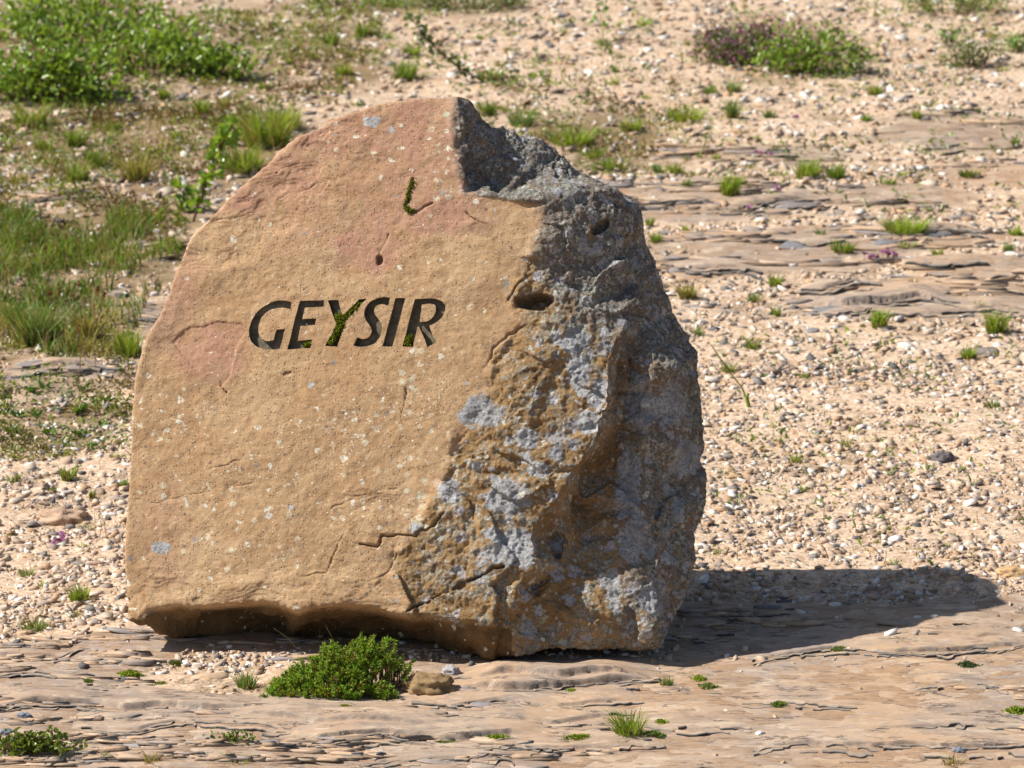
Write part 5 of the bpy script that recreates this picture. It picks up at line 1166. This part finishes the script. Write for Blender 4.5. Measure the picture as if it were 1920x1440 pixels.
def sapling(pts, nl, leaf, label, seed, pal=LG2, side=.02, rad=.0035, name='birch_sapling'):
    """woody shoot: pts = (px, py, depth offset); the first is its foot"""
    g = np.random.default_rng(seed); p0 = seat(pts[0][0], pts[0][1]); root = empty(name, p0)
    P = [np.zeros(3)]
    for px, py, dy in pts[1:]: P.append(at_depth(px, py, p0[1] + dy) - p0)
    P = np.array(P); st = MB(); Q = []
    for a, b in zip(P[:-1], P[1:]):
        for t_ in np.linspace(0, 1, 5)[:-1]: Q.append(a + (b - a) * t_)
    Q.append(P[-1]); Q = np.array(Q) + np.concatenate([[np.zeros(3)], g.normal(0, .002, (len(Q) - 1, 3))]); st.tube(Q, rad, rad * .35, (.13, .075, .045), 6)
    k = g.integers(len(Q) // 6, len(Q), nl); d = g.normal(0, 1, (nl, 3)); d[:, 2] += .3; d /= np.linalg.norm(d, axis=1)[:, None]
    for j in range(nl): st.tube([Q[k[j]], Q[k[j]] + d[j] * side * .7], .0009, .0006, (.16, .10, .05), 3)
    tag(link('stem', st.mesh('stem'), M['bark'], root), kind='stuff')
    u = g.uniform(0, 1, (nl, 1)); lf = MB(); lf.leaves(Q[k] + d * side * .7, d + g.normal(0, .5, (nl, 3)), leaf * g.uniform(.7, 1.2, nl), leaf * .85 * g.uniform(.8, 1.1, nl), pal[0] * (1 - u) + pal[1] * u, .12)
    tag(link('foliage', lf.mesh('foliage'), M['leaf'], root), kind='stuff')
    return tag(root, label, 'sapling')
sapling([(362, 418, 0), (382, 360, .0), (400, 315, .01), (420, 262, .02), (436, 236, .02)], 150, .024, 'young birch sapling standing behind the left shoulder of the boulder', 31)
sapling([(352, 400, 0), (345, 372, 0), (336, 350, .01)], 40, .022, 'short birch shoot next to the taller birch sapling', 32)
sapling([(905, 152, 0), (860, 128, -.02), (820, 92, -.03), (788, 60, -.03), (770, 32, -.03)], 110, .017, 'bent branch with small round leaves leaning over the far gravel', 33, DG)
sapling([(905, 150, 0), (930, 145, -.05), (965, 146, -.08)], 40, .014, 'low leafy twig creeping from the foot of the bent branch', 34, DG)
sapling([(1133, 78, 0), (1126, 40, 0), (1118, 6, .0)], 14, .022, 'thin reddish seedling with few leaves on far gravel', 35, LG, .035, .0016)

def rosette(px, py, wpx, label, group, seed, n=9, up=.9):
    p = seat(px, py); s = wpx / ppm(p) * .62; g = np.random.default_rng(seed); a = g.uniform(0, 6.28, n)
    d = np.stack([np.cos(a), np.sin(a), g.uniform(.5, 1.5, n) * up], 1); u = g.uniform(0, 1, (n, 1)); mb = MB()
    mb.leaves(np.tile([0, 0, -.002], (n, 1)) + d * .002, d, s * g.uniform(.7, 1.1, n), s * .38, np.array([(.06, .14, .02)]) * (1 - u) + np.array([(.17, .28, .04)]) * u, .15)
    o = link('broadleaf_plant', mb.mesh('broadleaf_plant'), M['leaf']); o.location = p; return tag(o, label, 'plant', group)
for k, (x_, y_, w_) in enumerate([(157, 730, 26), (178, 752, 26), (200, 748, 30), (148, 768, 44), (195, 790, 26), (145, 810, 30), (92, 808, 30), (70, 778, 28), (35, 780, 34), (20, 808, 34), (108, 765, 22), (128, 832, 22), (60, 735, 30), (12, 775, 28), (50, 815, 26), (170, 830, 20), (85, 730, 26)]):
    rosette(x_, y_, w_, ['small', 'large'][w_ > 28] + ' broad leaved plant with upright leaves ' + ('next to the meadow grass' if y_ < 770 else 'in bare gravel'), 'broad leaved plants', 50 + k)
rosette(222, 466, 36, 'single pale broad leaf plant amid the dark meadow grass', None, 80, 6, 1.6)
rosette(200, 480, 24, 'small pale sprout beside the broad leaf in the meadow grass', None, 81, 5, 1.6)

# low leafy patch, front left
shrub(60, 1424, 130, 34, 420, .010, np.array([(.09, .15, .02), (.22, .27, .04)]), 'low yellow green leafy patch on the front left bedrock', seed=41, depth=.28, dark=.06, name='leafy_patch', cat='plant', lens=.7)
shrub(435, 1402, 40, 16, 70, .008, np.array([(.09, .15, .02), (.20, .26, .04)]), 'tiny leafy sprig in a crack of the front ledges', seed=42, depth=.4, name='leafy_patch', cat='plant', lens=.7)

# the evergreen cushion shrub in front of the boulder
def crowberry():
    p = seat(610, 1318); s = ppm(p); root = empty('crowberry_shrub', p); g = np.random.default_rng(77)
    mb = MB(); st = MB(); B = []; D = []; C = []
    # outline of the mound: (px offset from the foot, height px, depth m)
    n = 560
    for j in range(n):
        u = g.uniform(-1, 1); v = g.uniform(0, 1)
        x = u * (122 + 16 * math.sin(v * 9 + (u > 0) * 2)) / s + (10 / s) + (.02 if v > .5 else 0) + g.normal(0, .004); top = np.interp(u, [-1, -.75, -.4, .0, .35, .62, .85, 1.0], [12, 42, 66, 88, 92, 84, 62, 40]) / s * (1 + .22 * math.sin(u * 9 + 1) * math.sin(u * 23 + v * 5))
        y = v * .10 - .01 * (1 - abs(u)); hz = top * (.18 + .82 * math.sin(min(v * 1.25, 1) * 1.57)) * g.uniform(.72, 1.04)
        z0 = ground_z(p[0] + x, p[1] + y)[0] - p[2]
        tip = np.array([x, y, z0 + hz]); dr = np.array([u * .7 + g.normal(0, .28), -.55 * (1 - v) + g.normal(0, .25), .9]); dr /= np.linalg.norm(dr)
        L = g.uniform(.016, .026); foot = tip - dr * L
        st.tube([foot - np.array([0, 0, min(hz * .5, .02)]), foot, tip], .0011, .0006, (.20, .10, .04), 3)
        m = 40; tt = g.uniform(0, 1, m); aa = g.uniform(0, 6.28, m); a1 = np.cross(dr, [.2, .3, .9]); a1 /= np.linalg.norm(a1); a2 = np.cross(dr, a1)
        rd = np.cos(aa)[:, None] * a1 + np.sin(aa)[:, None] * a2
        B.append(foot + dr * L * tt[:, None]); D.append(rd + dr * (.45 + .9 * tt[:, None] ** 3))
        w = g.uniform(0, 1, (m, 1)) * .5 + g.uniform(0, .5); yel = .5 * g.uniform(0, 1) ** 3
        c = (np.array([.13, .29, .022]) * (1 - w) + np.array([.34, .56, .05]) * w) * (1 - yel) + np.array([.50, .50, .06]) * yel
        br = g.uniform(0, 1, m) < (.6 if g.uniform() < .08 else .07); c[br] = (.22, .10, .03); C.append(c)
    mb.leaves(np.concatenate(B), np.concatenate(D), .0060, .0016, np.concatenate(C), .1)
    tag(link('foliage', mb.mesh('foliage'), M['crow'], root), kind='stuff'); tag(link('stem', st.mesh('stem'), M['bark'], root), kind='stuff')
    tag(root, 'dense green evergreen cushion shrub in front of the boulder', 'shrub')
crowberry()

# moss cushions
def moss_cushion(px, py, wpx, hpx, label, seed, col=((.12, .17, .02), (.30, .36, .05)), group=None):
    p = seat(px, py); s = ppm(p); W = wpx / s / 2; H = hpx / s * .55; g = np.random.default_rng(seed); n = int(60 + wpx * 4.5)
    a = g.uniform(0, 6.28, n); r_ = g.uniform(0, 1, n) ** .7 * (1 + .3 * np.sin(a * 3 + seed) + .25 * np.sin(a * 5 + seed * 2)); x = np.cos(a) * r_ * W; y = np.sin(a) * r_ * max(W * .45, .012)
    z = ground_z(p[0] + x, p[1] + y) - p[2] + H * np.clip(1 - r_ ** 2, 0, 1) * g.uniform(.6, 1, n)
    d = g.normal(0, .6, (n, 3)); d[:, 2] = 1; u = g.uniform(0, 1, (n, 1)); mb = MB()
    mb.leaves(np.stack([x, y, z - .002], 1), d, .006, .003, (np.array([col[0]]) * (1 - u) + np.array([col[1]]) * u) * 1.5)
    o = link('moss_cushion', mb.mesh('moss_cushion'), M['moss']); o.location = p; tag(o, label, 'moss', group)
moss_cushion(246, 1266, 48, 16, 'olive moss cushion on bedrock by the grit pocket', 1)
moss_cushion(298, 1281, 36, 12, 'smaller dark moss cushion beside the olive one', 2, ((.10, .14, .03), (.24, .28, .07)))
moss_cushion(165, 1281, 16, 8, 'tiny dark moss dot on the left bedrock', 3, ((.10, .14, .04), (.24, .28, .10)))
moss_cushion(648, 1337, 36, 18, 'yellow green moss at the foot of the cushion shrub', 4, ((.16, .18, .03), (.30, .31, .06)))
moss_cushion(690, 1345, 44, 12, 'olive moss strip trailing from the cushion shrub', 5, ((.10, .11, .03), (.2, .2, .05)))
moss_cushion(1311, 1276, 22, 12, 'bright green moss dot at the shadow edge near boulder foot', 6)
moss_cushion(1328, 1290, 32, 8, 'thin dark moss streak near the bright moss dot', 7, ((.10, .14, .04), (.24, .28, .10)))
moss_cushion(930, 1388, 60, 12, 'moss strip along a ledge left of the bright grass', 8)
moss_cushion(1085, 1386, 70, 12, 'moss strip reaching the foot of the bright grass', 9)
moss_cushion(1225, 1382, 46, 16, 'dark moss cushion right of the bright grass', 10, ((.08, .14, .03), (.20, .27, .06)))
moss_cushion(840, 1398, 70, 10, 'faint moss strip below the layered ledges', 11, ((.05, .08, .015), (.14, .17, .04)))
moss_cushion(1903, 1336, 44, 20, 'bright moss cushion on the front right bedrock', 12)
moss_cushion(1815, 1248, 40, 10, 'grey green moss streak on right front bedrock', 13, ((.06, .09, .04), (.14, .18, .09)))
moss_cushion(1460, 1322, 30, 10, 'moss spot along the long crack of the front bedrock', 14, ((.09, .13, .03), (.2, .25, .06)))
moss_cushion(1240, 1358, 26, 10, 'small green moss spot in front of the right boulder foot', 15)
moss_cushion(1072, 1302, 26, 8, 'tiny moss spot below the layered ledge under the boulder', 16)
moss_cushion(330, 1240, 26, 8, 'thin moss streak left of the grit pocket', 17, ((.08, .10, .03), (.18, .2, .05)))
moss_cushion(1573, 1218, 30, 8, 'dark moss along the ledge at the shadow edge', 18, ((.10, .14, .04), (.24, .28, .10)))

# purple flowers
def flower_clump(px, py, n, spread, label, seed, group=None, tall=12):
    p = seat(px, py); s = ppm(p); root = empty('purple_flower', p); g = np.random.default_rng(seed); st = MB(); pt = MB(); B = []
    for j in range(n):
        x = g.normal(0, spread / s * .4); y = g.normal(0, spread / s * .5); h = tall / s * g.uniform(.5, 1.1); b = np.array([x, y, ground_z(p[0] + x, p[1] + y)[0] - p[2]])
        st.tube([b, b + np.array([0, 0, h])], .001, .0007, (.14, .12, .04), 3); B += [b + np.array([0, 0, h])] * 6
    B = np.array(B); d = g.normal(0, 1, B.shape); d[:, 2] = np.abs(d[:, 2]) * .6 + .2; u = g.uniform(0, 1, (len(B), 1))
    pt.leaves(B, d, .011, .007, np.array([(.32, .09, .34)]) * (1 - u) + np.array([(.55, .28, .55)]) * u)
    tag(link('petals', pt.mesh('petals'), M['petal'], root), kind='stuff'); tag(link('stem', st.mesh('stem'), M['bark'], root), kind='stuff'); tag(root, label, 'flower', group)
flower_clump(1672, 490, 9, 30, 'larger clump of purple flowers on the rear bedrock', 1)
flower_clump(1636, 498, 4, 14, 'smaller clump of purple flowers beside the larger one', 2)
flower_clump(1432, 300, 3, 14, 'purple flowers on the slope above the square tuft', 3)
flower_clump(1458, 362, 2, 8, 'purple flower beside a small tuft on the gravel', 4)
flower_clump(1406, 405, 2, 6, 'single purple flower on a stalk over the rear bedrock', 5, tall=24)
flower_clump(1545, 325, 3, 14, 'purple flowers between two grass tufts', 6)
flower_clump(1495, 232, 3, 14, 'faint purple flowers on the gravel below the thyme bush', 7)
flower_clump(136, 455, 2, 6, 'purple flower in the dark meadow grass', 8, tall=30)
flower_clump(112, 1014, 5, 24, 'pink flowers low in the gravel left of boulder', 9, tall=6)

# dry stalks
def stalk(pts, label, group, col=(.36, .24, .13), rad=.0011, head=0, seed=1):
    p0 = seat(pts[0][0], pts[0][1]); root_pts = [np.zeros(3)] + [at_depth(x, y, p0[1] + dy) - p0 for x, y, dy in pts[1:]]
    mb = MB(); P = np.array(root_pts); mb.tube(P, rad, rad * .6, col, 4)
    if head:
        g = np.random.default_rng(seed); n = 22; t_ = 1 - g.uniform(0, .3, n) ; b = P[-2] + (P[-1] - P[-2]) * t_[:, None]; d = g.normal(0, .5, (n, 3)); d[:, 2] += 1.2
        mb.leaves(b, d, .008, .003, np.tile(col, (n, 1)))
    o = link('dry_stalk', mb.mesh('dry_stalk'), M['grass']); o.location = p0; tag(o, label, 'stalk', group)
g_ = random.Random(4)
stalk([(1405, 755, 0), (1392, 728, .0), (1372, 702, -.02), (1352, 674, -.03), (1333, 646, -.04)], 'long bent green stem leaning over gravel beside the boulder', None, (.22, .32, .05), .0020)
stalk([(1405, 756, 0), (1400, 745, .0), (1404, 738, 0)], 'short green shoot at the foot of the long bent stem', None, (.24, .34, .06), .005)
for (x_, y_, h_) in [(143, 640, 88), (165, 650, 90), (178, 600, 60), (150, 600, 70), (190, 610, 60), (82, 505, 40), (62, 508, 30), (105, 500, 40), (128, 500, 60), (185, 540, 120), (180, 700, 130), (148, 720, 110), (95, 590, 40)]:
    stalk([(x_, y_, 0), (x_ + g_.uniform(-5, 5), y_ - h_ * .5, 0), (x_ + g_.uniform(-8, 8), y_ - h_, 0)], 'thin seed stalk rising from the grass near ' + by(x_, y_), 'seed stalks in the meadow', g_.choice([(.26, .10, .06), (.34, .20, .12), (.42, .32, .18)]), .0012, 1, g_.randrange(99))
for (x_, y_, h_) in [(160, 155, 80), (185, 130, 60), (220, 160, 70), (280, 165, 40), (320, 160, 30)]:
    stalk([(x_, y_, 0), (x_ + g_.uniform(-3, 8), y_ - h_ * .5, 0), (x_ + g_.uniform(-5, 18), y_ - h_, 0)], 'dry straw stalk in front of the leafy thicket', 'straw stalks by the thicket', (.45, .34, .20), .0016, 1, g_.randrange(99))
for (x_, y_, dx, h_) in [(630, 1222, -20, 50), (560, 1222, -46, 44), (598, 1206, 2, 24), (545, 1215, -30, 12)]:
    stalk([(x_, y_, 0), (x_ + dx * .4, y_ - h_ * .55, -.01), (x_ + dx, y_ - h_, -.02)], 'pale dry grass blade in the dark gap behind the cushion shrub', 'dry blades under the boulder', (.40, .36, .24), .0009)
for k in range(22):
    x_, y_ = g_.uniform(1340, 1900), g_.uniform(620, 1060); h_ = g_.uniform(14, 40)
    stalk([(x_, y_, 0), (x_ + g_.uniform(-6, 6), y_ - h_ * .5, 0), (x_ + g_.uniform(-14, 14), y_ - h_, 0)], 'thin dry stalk in open gravel near ' + by(x_, y_), 'dry stalks in the gravel', g_.choice([(.30, .14, .08), (.50, .40, .26), (.36, .22, .12)]), .0007)
for k in range(14):
    x_, y_ = g_.uniform(10, 225), g_.uniform(860, 1120); h_ = g_.uniform(14, 50)
    stalk([(x_, y_, 0), (x_ + g_.uniform(-6, 6), y_ - h_ * .5, 0), (x_ + g_.uniform(-14, 14), y_ - h_, 0)], 'thin reddish stalk in gravel near ' + by(x_, y_), 'dry stalks in the left gravel', g_.choice([(.30, .12, .07), (.40, .26, .14)]), .0007)
